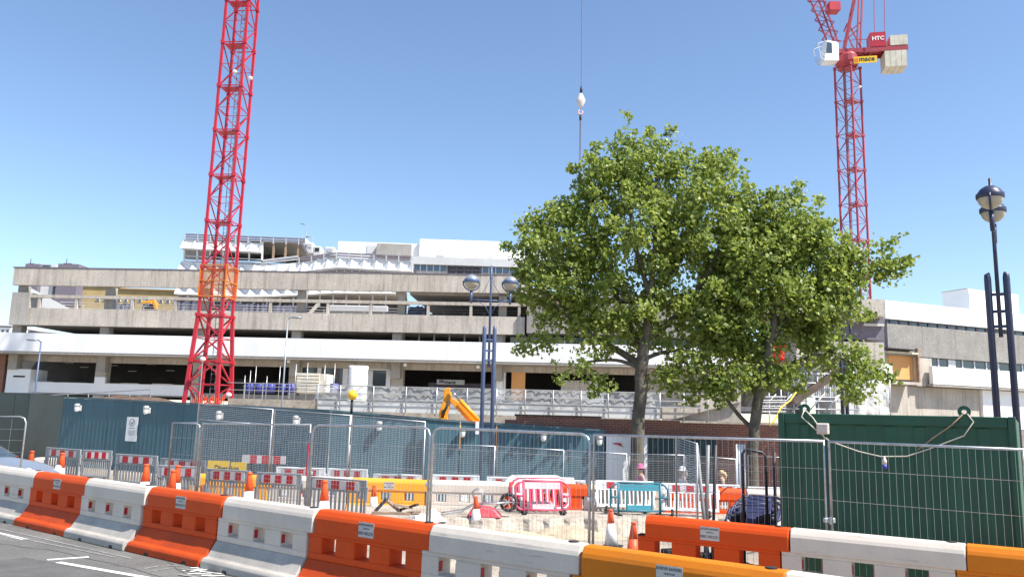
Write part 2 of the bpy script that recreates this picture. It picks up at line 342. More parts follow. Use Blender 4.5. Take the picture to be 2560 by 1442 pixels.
# ================================================================== water-filled road barriers
def make_barrier(mat, skirt_mat, white, label_on, name='road_barrier'):
    L_ = BL; root = empty(name); m = MB(); sh = -.12; gp = .012
    m.prism([(.135, .70), (.135, .89), (.12, .93), (.085, .985), (.06, 1.0), (-.06, 1.0), (-.085, .985), (-.12, .93), (-.135, .89), (-.135, .70)][::-1], gp, L_ - gp)
    x0, x1 = sh + gp, L_ + sh - gp; T = .118
    m.box(x0, x1, -T, T, .37, .455); m.box(x0, x1, -T, T, .655, .705)
    cs = [.34, .955, 1.57]; hw = .13; e = [x0] + [q for c in cs for q in (c + sh - hw + .06, c + sh + hw + .06)] + [x1]
    for i in range(0, 8, 2): m.box(e[i], e[i + 1], -T + .002, T - .002, .45, .66)
    m.build('body', mat, root, bevel=.014, seg=2); m = MB()
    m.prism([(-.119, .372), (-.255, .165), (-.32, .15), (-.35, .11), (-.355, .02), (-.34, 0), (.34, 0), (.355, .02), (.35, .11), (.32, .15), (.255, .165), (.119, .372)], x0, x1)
    m.build('skirt', skirt_mat, root, bevel=.014, seg=2)  # darker copy of the body plastic carries the shade on the slope
    for px_ in (.5, 1.55):
        for s in (-1, 1):
            MB().box(px_ - .05, px_ + .05, min(s * .30, s * .3585), max(s * .30, s * .3585), 0, .055).build('drain_port', M['black'], root)  # shade inside the recessed port given as a solid black block
    for s in (0, 1):                   # interlocking end lugs
        xx = x1 - .03 if s else x0
        MB().box(xx - .02, xx + .05, -.06, .06, .62, .72).build('end_lug', M['black'], root)
    if white:
        for i, c in enumerate(cs):
            q = e[1 + 2 * i] + .004
            MB().box(q, q + .006, -.10, -.045, .50, .61).build('reflector', M['redrefl'], root)
            MB().box(e[2 + 2 * i] - .010, e[2 + 2 * i] - .004, -.10, -.045, .50, .61).build('reflector', M['redrefl'], root)
    if label_on:
        cx = .98; s = MB().box(cx - .135, cx + .135, -.1385, -.1345, .745, .925).build('label_sheet', M['sticker'], root)
        for txt, z, sz in (('BORDER BARRIERS', .895, .037), ('TELEPHONE', .85, .024), ('0800 0852291', .792, .054)):
            t = text_mb(txt, sz, bold=.0006); t.xf(Matrix.Translation((cx, -.1395, z)) @ Matrix.Rotation(R(90), 4, 'X') @ Matrix.Scale(.86, 4, (1, 0, 0)))
            t.build('lettering', M['ink'], s)
    # filler caps on the top face
    m = MB(); m.lathe([(.055, 0), (.055, .012), (.035, .016)], 14, (L_ - .16, 0, .999)); m.build('filler_cap', M['black'], root)
    return root
bar_w = make_barrier(M['whitep'], M['whiteskirt'], True, False); bar_o = make_barrier(M['orange'], M['orangeskirt'], False, True); bar_a = make_barrier(M['amber'], M['amberskirt'], False, True); bar_y = make_barrier(M['yellowp'], M['yellowp'], False, True)
used = {}
def barrier(proto, loc, ang, label, group):
    o = proto if not used.get(proto.name) else copy_tree(proto); used[proto.name] = 1
    if o is not proto: used[o.name] = 1
    jr = random.Random(label); o.location = V(loc) + V((jr.uniform(-.015, .015), jr.uniform(-.02, .02), 0)); o.rotation_euler = (jr.uniform(-.006, .006), jr.uniform(-.004, .004), ang + jr.uniform(-.012, .012)); tag(o, label, 'barrier', group); return o
ln = {-2: 'outermost white water-filled barrier at the left edge of the front row', -1: 'white water-filled barrier below the silver car, front row',
      0: 'orange water-filled barrier farthest left in the front row', 1: 'white water-filled barrier between the two leftmost orange ones, front row',
      2: 'second orange water-filled barrier from the left, front row beside the road line', 3: 'white water-filled barrier in front of the grey slatted barriers, front row',
      4: 'third orange water-filled barrier from the left, slots showing daylight', 5: 'large white water-filled barrier before the sand pit, front row',
      6: 'nearest amber barrier with phone number label, bottom of the picture', 7: 'white barrier end past the nearest amber one, bottom edge'}
for s in range(-2, 8):
    pr = bar_w if s % 2 else (bar_a if s == 6 else bar_o)
    barrier(pr, along(s * BL, .135, 0) - V((0, 0, 0)), AANG, ln[s], 'water-filled barriers in the front row')
zB = .9
B0 = WZ(1610, 1287, zB); B1 = WZ(2403, 1360, zB); BD = (B1 - B0).normalized(); bang = math.atan2(BD.y, BD.x)
for i, (pr, lb) in enumerate([(bar_o, 'orange water-filled barrier starting the right rear row, beside two cones'), (bar_w, 'white water-filled barrier in front of the green container'), (bar_a, 'amber barrier at the right edge in front of the green container')]):
    p = B0 + BD * BL * i + V((-BD.y, BD.x, 0)) * .135; barrier(pr, (p.x, p.y, zB - 1.0), bang, lb, 'water-filled barriers before the green container')
# rear row, nearly square to the view
def rear(px0, py0, px1, pr, label, Z=None, ang=None):
    p = top(px0, py0, 1.0); q = top(px1, py0 + (px1 - px0) * .034, 1.0)
    a = math.atan2(q.y - p.y, q.x - p.x) if ang is None else ang
    return barrier(pr, p, a, label, 'water-filled barriers in the rear row')
C0 = W(882, 1193, 21.6); C0.z -= 1.0; ca = R(-1.0); CD = V((math.cos(ca), math.sin(ca), 0))
rl = [(-2, bar_y, 'yellow rear-row barrier glimpsed through the slats below the diversion sign'), (-1, bar_w, 'white rear-row barrier behind the slatted barriers'),
      (0, bar_y, 'yellow water-filled barrier with a phone label, rear row'), (1, bar_w, 'bright white rear-row barrier behind the wheelbarrow'), (2, bar_o, 'orange rear-row barrier behind the faded red stack'),
      (3, bar_w, 'white rear-row barrier behind the teal barrier'), (4, bar_o, 'orange rear-row barrier behind the teal barrier slats'), (5, bar_w, 'white rear-row barrier beside the navy barrier heap'), (6, bar_o, 'orange rear-row barrier at the edge of the green container')]
for i, pr, lb in rl:
    p = C0 + CD * BL * i; barrier(pr, (p.x, p.y, C0.z), ca, lb, 'water-filled barriers in the rear row')

# ================================================================== slatted pedestrian barriers
def make_ped(mat, L_=1.95, nsl=13, red=3, boardmat=None, redmat=None):
    root = empty('pedestrian_barrier'); m = MB()
    m.box(.07, L_ - .07, -.022, .022, .955, 1.0); m.box(.05, L_ - .05, -.022, .022, .70, .745); m.box(.05, L_ - .05, -.022, .022, .16, .26)
    m.prism([(-.022, .16), (.022, .16), (.022, 1.0), (-.022, 1.0)], .02, .10); m.prism([(-.022, .16), (.022, .16), (.022, 1.0), (-.022, 1.0)], L_ - .10, L_ - .02)
    m.box(-.02, .03, -.018, .018, .35, .62); m.box(L_ - .03, L_ + .02, -.018, .018, .55, .85)
    m.box(.10, .26, -.018, .018, .74, .96); m.box(L_ - .26, L_ - .10, -.018, .018, .74, .96)
    m.build('frame', mat, root, bevel=.008)
    bd = MB().box(.24, L_ - .24, -.026, .026, .755, .945).build('reflective_board', boardmat or M['whiterefl'], root)
    for i in range(red):
        c = .24 + (L_ - .48) * (i + .55) / (red + .1)
        MB().box(c - .13, c + .13, -.0295, .0295, .758, .942).build('red_panel', redmat or M['redrefl'], bd)
    s0 = None
    for i in range(nsl):
        x = .17 + (L_ - .34) * i / (nsl - 1)
        if s0 is None: s0 = MB().box(-.028, .028, -.016, .016, 0, .46).build('slat', mat, root, bevel=.006); s0.location = (x, 0, .25)
        else: put(s0, 'slat', root, (x, 0, .25))
    for x in (.35, L_ - .35):
        MB().prism([(-.24, 0), (.24, 0), (.22, .05), (.03, .10), (.03, .2), (-.03, .2), (-.03, .10), (-.22, .05)], x - .04, x + .04).build('foot', M['black'], root)
    return root
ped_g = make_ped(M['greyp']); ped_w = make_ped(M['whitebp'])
def ped(proto, a, b, label, group, lift=0, rx=0):
    o = proto if not used.get(proto.name) else copy_tree(proto); used[proto.name] = 1; used[o.name] = 1
    d = b - a; o.location = (a.x, a.y, min(g(a.x, a.y), g(b.x, b.y)) + lift); o.rotation_euler = (rx, 0, math.atan2(d.y, d.x)); o.scale = ((V((d.x, d.y, 0)).length) / 1.95, 1, 1)
    tag(o, label, 'barrier', group); return o
GL = 'slatted pedestrian barriers on the left'; GR = 'slatted pedestrian barriers along the back'
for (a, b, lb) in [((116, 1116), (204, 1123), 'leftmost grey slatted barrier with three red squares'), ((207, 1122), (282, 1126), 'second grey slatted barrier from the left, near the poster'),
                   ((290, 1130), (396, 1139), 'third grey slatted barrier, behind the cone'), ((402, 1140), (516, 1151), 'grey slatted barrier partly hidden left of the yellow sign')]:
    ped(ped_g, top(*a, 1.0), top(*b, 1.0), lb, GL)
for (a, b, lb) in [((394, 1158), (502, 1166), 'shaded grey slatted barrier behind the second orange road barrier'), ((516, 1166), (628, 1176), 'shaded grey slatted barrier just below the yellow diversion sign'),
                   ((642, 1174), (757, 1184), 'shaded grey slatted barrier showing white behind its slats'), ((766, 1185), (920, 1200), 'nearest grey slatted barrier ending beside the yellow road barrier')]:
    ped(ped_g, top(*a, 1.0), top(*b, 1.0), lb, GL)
xs = [(690, 1163, 815, 1172), (818, 1164, 920, 1178), (932, 1181, 1058, 1188), (1076, 1190, 1200, 1183), (1216, 1188, 1340, 1196), (1350, 1195, 1465, 1202), (1475, 1200, 1600, 1205), (1610, 1204, 1740, 1209), (1745, 1208, 1850, 1212), (1868, 1214, 1960, 1219)]
ll = ['white slatted barrier right behind the toppled red and white plank', 'white slatted barrier set askew at the foot of the mesh fence', 'white slatted barrier above the yellow road barrier', 'white slatted barrier just left of the twin lamp post',
      'white slatted barrier just right of the twin lamp post', 'white slatted barrier above the faded red stack', 'white slatted barrier before the white dappled panel', 'white slatted barrier in front of the pedestrian in pink', 'white slatted barrier in front of the blond pedestrian', 'white slatted barrier beside the corrugated white post']
for (x0, y0, x1, y1), lb in zip(xs, ll):
    a = W(x0, y0, 22.6 + (.5 if x0 < 900 else 0)); b = W(x1, y1, 22.6 + (.35 if x0 < 900 else 0)); o = ped(ped_w, a, b, lb, GR); o.location.z = (a.z + b.z) / 2 - 1.0
# stack of leaning white barriers and one flat
for k, (x0, y0, x1, y1, lb) in enumerate([(1268, 1203, 1440, 1208, 'white slatted barrier leaning at the back of the red stack'), (1490, 1213, 1640, 1220, 'white slatted barrier leaning behind the teal barrier'), (1655, 1222, 1800, 1232, 'leaning white barrier with slanted slats right of the teal barrier')]):
    a = WZ(x0, y0 + 66, -.05); b = WZ(x1, y1 + 62, -.05); o = ped(ped_w, a, b, lb, 'white barriers leaning in the works', rx=R(-14)); o.location.z = -.05; o.scale.z = .8
# solid red-and-white plank on two trestles
def plank(x0, y0, x1, y1, label):
    a = top(x0, y0, 1.0); b = top(x1, y1, 1.0); root = empty('barrier_plank', a, label, 'barrier'); d = (b - a); L_ = d.length; ang = math.atan2(d.y, d.x)
    bd = MB().box(0, L_, -.02, .02, .74, 1.0); bm_ = Matrix.Translation(a) @ Matrix.Rotation(ang, 4, 'Z'); o = bd.xf(bm_).build('board', M['whiterefl'], root)
    for i in range(3):
        c = L_ * (.27 + .27 * i); MB().box(c - .12, c + .12, -.023, .023, .742, .998).xf(bm_).build('red_panel', M['redrefl'], o)
    for c in (.3, L_ - .3):
        MB().bar((c, -.25, 0), (c, .03, .8), .05).bar((c, .25, 0), (c, .03, .8), .05).xf(bm_).build('trestle', M['black'], root)
plank(606, 1136, 714, 1146, 'red and white striped plank on trestles behind the diversion sign')
# ================================================================== traffic cones
def make_cone(sleeve=True):
    root = empty('traffic_cone')
    MB().lathe([(.145, .04), (.078, .48)], 18).build('lower_body', M['conewh'] if sleeve else M['coneor'], root, smooth=True)
    MB().lathe([(.079, .48), (.045, .70), (.04, .73), (.05, .735), (.05, .75), (.03, .76)], 18).build('upper_body', M['coneor'], root, smooth=True)
    m = MB(); m.box(-.2, .2, -.2, .2, 0, .035); m.build('base', M['black'], root, bevel=.02)
    return root
cone_s = make_cone(); cone_p = make_cone(False)
for i, (x, y, lb, pr) in enumerate([(77, 1126, 'cone beside the silver car bonnet', cone_s), (156, 1131, 'cone in front of the leftmost slatted barrier', cone_s), (366, 1159, 'cone above the white road barrier, left of the shaded slats', cone_s), (444, 1162, 'cone above the second orange road barrier', cone_s),
        (432, 1174, 'small cone half hidden behind another cone at the slats', cone_s), (628, 1180, 'shaded cone between two grey slatted barriers', cone_s), (816, 1200, 'cone in front of the nearest grey slatted barrier', cone_s), (938, 1212, 'cone standing before the yellow road barrier', cone_s),
        (1193, 1240, 'cone next to the upturned wheelbarrow', cone_s), (1529, 1272, 'cone in front of the sand pit, left of the orange barrier', cone_s), (1582, 1303, 'plain unbanded red cone against the orange barrier end', cone_p), (1161, 1178, 'cone far behind the white barriers', cone_s)]):
    o = pr if not used.get(pr.name) else copy_tree(pr); used[pr.name] = 1
    p = top(x, y, .76)
    if i in (0, 1, 2, 3, 4, 5, 6):
        Y_ = top(x, y, 1.06).y; q = W(x, y, Y_); p = V((q.x, q.y, g(q.x, q.y))); k_ = (q.z - p.z) / .76; o.scale = (k_ * .85, k_ * .85, k_)
    else: o.scale = (1, 1, 1)
    if i == 11: p = W(x, y, 24.3); p.z = g(p.x, p.y)
    o.location = p; o.rotation_euler = (R(random.uniform(-2, 2)), R(random.uniform(-2, 2)), random.uniform(0, 3)); tag(o, 'orange and white traffic ' + lb if pr is cone_s else lb, 'cone', 'traffic cones in the works')
# ================================================================== wire fence panels
def fence_panel(a, b, za, zb, label, group, fine=False, rnd=(True, True), r=.021, zlow=.12, wires=26, hw=(.42, .62, .82), mid=False):
    """steel fence panel between plan points a and b with top heights za, zb"""
    a = V((a.x, a.y, 0)); b = V((b.x, b.y, 0)); root = empty('mesh_fence_panel', a, label, 'fence', group); d = b - a
    ga, gb = g(a.x, a.y), g(b.x, b.y)
    def P(u, v): return a + d * u + V((0, 0, (ga + zlow) * (1 - u) + (gb + zlow) * u + v * ((za - ga - zlow) * (1 - u) + (zb - gb - zlow) * u)))
    L_ = d.length; cu = .16 / L_; cv = .16 / (za - ga)
    pts = [P(0, -.06)]
    if rnd[0]: pts += [P(0, 1 - cv), P(cu * .3, 1 - cv * .3), P(cu, 1)]
    else: pts += [P(0, 1)]
    if rnd[1]: pts += [P(1 - cu, 1), P(1 - cu * .3, 1 - cv * .3), P(1, 1 - cv)]
    else: pts += [P(1, 1)]
    pts += [P(1, -.06)]
    m = MB().tube(pts, r, 8); m.build('tube_frame', M['galv'], root, smooth=True)
    MB().tube([P(0, 0), P(1, 0)], r * .8, 6).build('bottom_rail', M['galv'], root, smooth=True)
    if mid: MB().tube([P(0, mid), P(1, mid)], r * .7, 6).build('middle_rail', M['galv'], root, smooth=True)
    m = MB(); wr = .0026 if not fine else .0042
    for i in range(1, wires):
        u = i / wires; m.tube([P(u, 0), P(u, 1)], wr if not fine else wr * .3, 3, False)
    if fine:
        n = int((za - ga) / .052)
        for i in range(1, n): m.tube([P(0, i / n), P(1, i / n)], wr, 3, False)
    else:
        for h in hw: m.tube([P(0, h), P(1, h)], wr * 1.25, 3, False)
    o = m.build('mesh_infill', M['wire'], root); o['kind'] = 'stuff'
    for u in (0, 1):
        p = P(u, 0); z0 = g(p.x, p.y); q = MB(); q.box(-.32, .32, -.11, .11, 0, .13); q.xf(Matrix.Translation((p.x, p.y, z0)) @ Matrix.Rotation(math.atan2(d.y, d.x) + R(90), 4, 'Z')); q.build('foot_block', M['black'], root, bevel=.02)
    return root
# near line of panels
HP = [(2566, 1124, 9.9), (2066, 1103, 11.4), (1480, 1086, 13.25), (1080, 1068, 15.3), (780, 1062, 17.0), (505, 1058, 18.6), (430, 1056, 19.1)]
GN = 'wire fence panels behind the front barriers'
nl = ['wire fence panel in front of the green container', 'wire fence panel between the sand pit and the green container', 'wire fence panel in front of the twin lamp post', 'wire fence panel with rounded corner left of the lamp post', 'wire fence panel behind the diversion sign', 'narrow wire fence panel with rounded top at the left']
for i, lb in enumerate(nl):
    (bx, by, bY), (ax, ay, aY) = HP[i], HP[i + 1]
    a = W(ax, ay, aY); b = W(bx, by, bY); e = (b - a).normalized() * .035
    fence_panel(a + e, b - e, a.z, b.z, lb, GN, rnd=(i in (2, 3), i in (2, 3, 5)), wires=int((b - a).length / .085), r=.024)
# clamps
for (x, y, Y) in HP[1:5]:
    p = W(x, y, Y); 
    for zz in (1.15,):
        o = empty('fence_clamp', (p.x, p.y, zz + g(p.x, p.y)), 'steel clamp joining fence panels %s' % {2066: 'beside the green container', 1480: 'in front of the hoarding shade', 1080: 'left of the lamp post', 780: 'above the grey slats'}[x], 'clamp', 'fence clamps')
        MB().box(p.x - .075, p.x + .075, p.y - .035, p.y + .035, o.location.z - .035, o.location.z + .035).build('clamp_plate', M['steelpaint'], o, bevel=.01)
        MB().lathe([(.018, -.05), (.018, .05)], 8, (p.x, p.y - .04, o.location.z)).build('bolt', M['galv'], o)
# far fine-mesh panels (tall ones on the left, low ones to the right)
GF = 'fine mesh fence panels at the hoarding'
tall = [(495, 1008, 22.2), (685, 1023, 22.2), (879, 1038, 22.2), (1066, 1054, 22.2)]
for i in range(3):
    a = W(*tall[i]); b = W(*tall[i + 1]); e = (b - a).normalized() * .03
    fence_panel(a + e, b - e, a.z, b.z, ['tall fine-mesh panel nearest the poster', 'middle tall fine-mesh panel left of the beacon', 'tall fine-mesh panel right of the beacon'][i], GF, fine=True, rnd=(False, False), wires=int((b - a).length / .05), r=.024, mid=.82 if i == 0 else False)
low = [(1084, 1109, 23.0), (1240, 1115, 23.0), (1412, 1125, 23.0), (1569, 1134, 23.0), (1712, 1137, 23.0), (1842, 1147, 23.0)]
fl = ['low fine-mesh panel behind the twin lamp post', 'low fine-mesh panel in the deepest hoarding shade', 'low fine-mesh panel before the white dappled panel', 'low fine-mesh panel beside the larger tree trunk', 'low fine-mesh panel behind the blond pedestrian']
for i in range(5):
    a = W(*low[i]); b = W(*low[i + 1]); e = (b - a).normalized() * .03
    fence_panel(a + e, b - e, a.z, b.z, fl[i], GF, fine=True, rnd=(False, False), wires=int((b - a).length / .05), r=.02)
a = W(1870, 1138, 23.2); b = W(1962, 1143, 23.2); fence_panel(a, b, a.z, b.z, 'short wire panel in front of the brick wall by the smaller tree', GF, rnd=(False, False), wires=14)
a = W(-40, 1040, 19.5); b = W(67, 1041, 19.5); fence_panel(a, b, a.z, b.z, 'tubular fence panel behind the silver car', 'fence panels at the left edge', rnd=(False, True), wires=3, hw=(.2, .38, .55, .7, .84))
# loose leaning poles and the skewed panel in the middle right
def pole(name, x0, y0, x1, y1, Y0, Y1, r, mat, label, group='loose poles in the works'):
    a = W(x0, y0, Y0); b = W(x1, y1, Y1); z = g(b.x, b.y); t = (z - b.z) / (a.z - b.z) if abs(a.z - b.z) > .01 else 0; b2 = b + (a - b) * t
    o = MB().tube([a, b2], r, 8).build(name, mat, None, smooth=True); return tag(o, label, 'pole', group)
pole('leaning_pole', 1365 / 1.0 + 377, 1112, 1760, 1292, 16, 15.6, .035, M['oldsteel'], 'grey pole leaning left of the pair of upright poles')
pole('steel_pole', 1770, 1112, 1766, 1292, 16, 16, .04, M['oldsteel'], 'upright grey pole next to the leaning one')
pole('steel_pole', 1789, 1112, 1784, 1292, 16, 16, .032, M['darkmetal'], 'darker upright pole right of the leaning one')
o = empty('banded_pole', top(1682, 1086, 2.3), 'upright pole banded white, yellow-green and orange', 'pole', 'loose poles in the works'); b0 = o.location.copy()
for z0, z1, mt in ((0, .45, 'galv'), (.45, 1.05, 'coneor'), (1.05, 1.35, 'conewh'), (1.35, 1.85, 'yellowpole'), (1.85, 2.3, 'galv')):
    MB().tube([b0 + V((0, 0, z0)), b0 + V((0, 0, z1))], .04 if z1 > 2 else .038, 10).build('pole_band', M[mt], o, smooth=True)
tag(MB().tube([W(772, 1108, 16.6), W(765, 1190, 16.6)], .014, 8).build('red_banded_rod', M['redrefl']), 'thin red rod standing at the fence joint above the slats', 'rod')
a = W(1690, 1092, 16.4); b = W(1742, 1108, 15.8); fence_panel(a, b, a.z, b.z, 'skewed grey mesh panel propped beside the banded pole', 'loose fence panels', fine=True, rnd=(False, False), wires=18)
# dark gate frame beside the container
pa, pb = W(1856, 1122, 15.0), W(1914, 1131, 15.0); root = empty('gate_frame', V((pa.x, pa.y, g(pa.x, pa.y))), 'dark tubular gate frame left of the green container', 'gate')
MB().tube([V((pa.x, pa.y, g(pa.x, pa.y))), V((pa.x, pa.y, pa.z - .08)), pa + V((.06, 0, 0)), pb - V((.06, 0, 0)), V((pb.x, pb.y, pb.z - .08)), V((pb.x, pb.y, g(pb.x, pb.y)))], .028, 8).build('hoop', M['darkmetal'], root, smooth=True)
for k in range(5):
    z = pb.z - .35 - k * .3; MB().tube([V((pa.x, pa.y, z)), V((pb.x, pb.y, z))], .008, 5).build('bar', M['darkmetal'], root)
pc = W(1935, 1130, 15.0); MB().tube([V((pc.x, pc.y, pc.z)), V((pc.x, pc.y, g(pc.x, pc.y)))], .03, 8).build('hinge_post', M['darkmetal'], root, smooth=True)
# ================================================================== hoarding
def hoarding(p0, p1, z0, z1, mat, wid, name='hoarding', label='', group=None, rib=0, base=None):
    root = empty(name, V((p0.x, p0.y, 0)), label, 'hoarding', group); d = V((p1.x - p0.x, p1.y - p0.y, 0)); L_ = d.length; u = d / L_; n = V((-u.y, u.x, 0)); k = max(1, round(L_ / wid)); st = L_ / k
    for i in range(k):
        a = V((p0.x, p0.y, 0)) + u * (i * st + .006); b = V((p0.x, p0.y, 0)) + u * ((i + 1) * st - .006); za = z0 + (z1 - z0) * i / k; zb = z0 + (z1 - z0) * (i + 1) / k; bb = -1.2
        f = random.uniform(-.006, .006); a = a + n * f; b = b + n * random.uniform(-.006, .006)
        m = MB(); m.hexa([a + V((0, 0, bb)), b + V((0, 0, bb)), b + n * .03 + V((0, 0, bb)), a + n * .03 + V((0, 0, bb)), a + V((0, 0, za)), b + V((0, 0, zb)), b + n * .03 + V((0, 0, zb)), a + n * .03 + V((0, 0, za))])
        if rib:
            q = 6
            for j in range(q):
                c = a + (b - a) * ((j + .5) / q); zz = za + (zb - za) * (j + .5) / q; m.hexa([c - u * .03 + V((0, 0, bb)), c + u * .03 + V((0, 0, bb)), c + u * .015 - n * .006 + V((0, 0, bb)), c - u * .015 - n * .006 + V((0, 0, bb)),
                       c - u * .03 + V((0, 0, zz - .01)), c + u * .03 + V((0, 0, zz - .01)), c + u * .015 - n * .006 + V((0, 0, zz - .01)), c - u * .015 - n * .006 + V((0, 0, zz - .01))])
        m.build('panel', mat, root)
    m = MB(); m.bar(V((p0.x, p0.y, z0 + .03)) + n * .01, V((p1.x, p1.y, z1 + .03)) + n * .01, .10, .05); m.build('capping', mat, root)
    return root
HA = W(160, 994, 31.6); HB = W(826, 1028, 26.2); HC = W(1150, 1055, 26.2); HD = W(1512, 1078, 26.2); HZ = W(75, 985, 34); HY = W(-120, 982, 38)
hoarding(HY, HZ, HY.z, HZ.z, M['tealdark'], 1.22, label='dark glossy green hoarding at the far left edge', group='site hoardings')
hoarding(HZ, HA, HZ.z, HA.z, M['tealdark'], 1.22, label='dark curved-in hoarding bay left of the teal run', group='site hoardings')
hoarding(HA, HB, HA.z, HB.z, M['teal'], 1.22, label='teal hoarding run carrying the white poster', group='site hoardings', rib=1)
hoarding(HB + V((.03, 0, 0)), HC, HB.z, HC.z, M['teal'], 1.22, label='pale lit teal hoarding behind the beacon and digger', group='site hoardings', rib=1)
hoarding(HC + V((.03, 0, 0)), HD, HC.z, HD.z, M['teal'], 1.22, label='teal hoarding dappled by tree shade', group='site hoardings', rib=1)
def on_hoard(px, py):
    for a, b in ((HA, HB), (HB, HC), (HC, HD)):
        k = (b.y - a.y) / (b.x - a.x); d = ray(px, py); Y0 = a.y - k * a.x; t = Y0 / (d.y - k * d.x); p = d * t
        if a.x <= p.x <= b.x: return V((p.x, p.y, d.z * t + EYE)), V((k, -1, 0)).normalized()
def make_bulk():
    root = empty('bulkhead_light'); MB().box(-.03, .03, -.12, 0, .08, .11).build('bracket', M['black'], root)
    MB().box(-.07, .07, -.13, 0, -.09, .12).build('housing', M['steelpaint'], root, bevel=.01)
    MB().lathe([(.03, .16), (.085, .13), (.095, .05), (.085, -.07), (.05, -.12)], 12, (0, -.16, 0)).build('lens', M['lamplit'], root, smooth=True)
    MB().lathe([(.1, .06), (.1, .16), (.06, .19)], 12, (0, -.16, 0)).build('cap', M['steelpaint'], root, smooth=True)
    return root
bk = make_bulk()
for i, (x, y, lb) in enumerate([(203, 1021, 'first bulkhead light on the teal hoarding, left of the poster'), (375, 1027, 'second bulkhead light, just above the white poster'), (556, 1041, 'bulkhead light behind the leftmost tall mesh panel'), (748, 1053, 'bulkhead light behind the middle tall mesh panel'), (950, 1067, 'bulkhead light right of the beacon'), (1157, 1083, 'bulkhead light left of the twin lamp post'), (1358, 1093, 'bulkhead light in the tree shade'), (1497, 1103, 'last bulkhead light beside the white dappled panel')]):
    o = bk if i == 0 else copy_tree(bk); p, n = on_hoard(x, y); o.location = p + n * .02; o.rotation_euler = (0, 0, math.atan2(n.y, n.x) + R(90)); tag(o, lb, 'light', 'bulkhead lights along the hoarding')
# poster with a tick in a ring
p0, n = on_hoard(331, 1072); ang = math.atan2(n.y, n.x) + R(90); root = empty('poster', p0 + n * .03, 'white notice with a grey tick in a ring on the teal hoarding', 'poster'); T = Matrix.Translation(p0 + n * .03) @ Matrix.Rotation(ang, 4, 'Z')
MB().box(-.29, .29, -.004, .004, -.44, .44).xf(T).build('sheet', M['poster'], root)
m = MB()
for j in range(28):
    a0, a1 = 2 * math.pi * j / 28, 2 * math.pi * (j + 1) / 28
    if j in (1, 2): continue
    m.add([(.15 * math.cos(a0), -.008, .23 + .135 * math.sin(a0)), (.15 * math.cos(a1), -.008, .23 + .135 * math.sin(a1)), (.125 * math.cos(a1), -.008, .23 + .11 * math.sin(a1)), (.125 * math.cos(a0), -.008, .23 + .11 * math.sin(a0))], [(0, 1, 2, 3)])
m.bar((-.07, -.008, .24), (-.01, -.008, .17), .035, .004, (0, 1, 0)).bar((-.02, -.008, .17), (.11, -.008, .31), .04, .004, (0, 1, 0))
m.xf(T).build('tick_emblem', M['greyink'], root)
m = MB()
for zz, wv in ((.03, .30), (-.06, .36), (-.10, .34), (-.14, .36), (-.18, .3), (-.22, .22)): m.box(-wv / 2, wv / 2, -.0065, -.0045, zz - .006, zz + (.014 if zz > 0 else .006))
m.xf(T).build('print_lines', M['greyink'], root)
# white dappled panel with a red flourish, plus dark doors right of it
PA = W(1516, 1085, 26.15); PB = W(1618, 1090, 26.15); root = empty('white_hoarding', V((PA.x, PA.y, 0)), 'white hoarding panel dappled by leaf shade with a red swoosh', 'hoarding')
MB().box(PA.x, PB.x, PA.y, PA.y + .05, -1.2, PA.z).build('board', M['whitewall'], root)
m = MB(); a = W(1528, 1107, 26.1); b = W(1545, 1112, 26.1); c = W(1560, 1118, 26.1); d = W(1556, 1108, 26.1)
m.add([a, b, c, W(1552, 1110, 26.1), d, W(1545, 1106, 26.1)], [(0, 1, 2, 3), (0, 3, 4, 5)]); m.build('swoosh', M['redrefl'], root)
hoarding(W(1620, 1092, 26.15), W(1790, 1098, 26.15), W(1620, 1092, 26.15).z, W(1790, 1098, 26.15).z, M['tealdark'], 1.0, label='dark hoarding doors between the white panel and the brick wall', group='site hoardings')
root = empty('corrugated_post', W(1855, 1150, 25.6), 'white corrugated cladding strip beside the smaller tree', 'cladding'); r0 = root.location
for i in range(4):
    q = W(1842 + i * 6.5, 1110, 25.6); MB().tube([V((q.x, q.y, -.8)), V((q.x, q.y, q.z))], .035, 8).build('corrugation', M['whitewall'], root, smooth=True)
# ================================================================== brick wall behind the trees
BW = 26.75
root = empty('brick_wall', W(1700, 1150, BW), 'red brick wall with stepped top behind the two trees', 'wall')
def brw(x0, y0, x1, Y=BW, th=.35, nm='wall_section'):
    a = W(x0, y0, Y); b = W(x1, y0, Y); MB().box(a.x, b.x, Y, Y + th, -1.2, a.z).build(nm, M['brick'], root)
brw(1262, 1048, 1291); brw(1290.6, 1040, 1500); brw(1500.4, 1046, 1700); brw(1700.4, 1056, 1990)
a = W(1291, 1040, BW); b = W(1500, 1040, BW); MB().box(a.x - .05, b.x + .05, BW - .05, BW + .40, a.z + .003, a.z + .07).build('coping', M['soil'], root)
# ================================================================== green container
K0 = W(1945, 1031, 13.0); d = V((math.cos(R(-33)), math.sin(R(-33)), 0)); n = V((-d.y, d.x, 0)); KL = 3.24; KD = 2.3; kb = g(K0.x, K0.y) - .1
root = empty('green_container', V((K0.x, K0.y, kb)), 'dark green steel container with lifting eyes behind the wire fence', 'container'); T = Matrix.Translation(V((K0.x, K0.y, 0))) @ Matrix.Rotation(R(-33), 4, 'Z'); KT = K0.z
m = MB(); m.box(0, KL, .03, KD, kb + .1, KT - .05); m.xf(T).build('body', M['green'], root)
m = MB()
for x in (0, KL - .1): m.box(x, x + .1, -.02, .08, kb, KT)
m.box(.1, KL - .1, -.012, .06, KT - .16, KT - .005); m.box(.1, KL - .1, -.012, .06, kb, kb + .18); m.box(.02, .1, .08, KD, KT - .12, KT - .01); m.box(KL - .1, KL - .02, .08, KD, KT - .12, KT - .01)
m.xf(T).build('edge_frame', M['green'], root, bevel=.01)
m = MB()
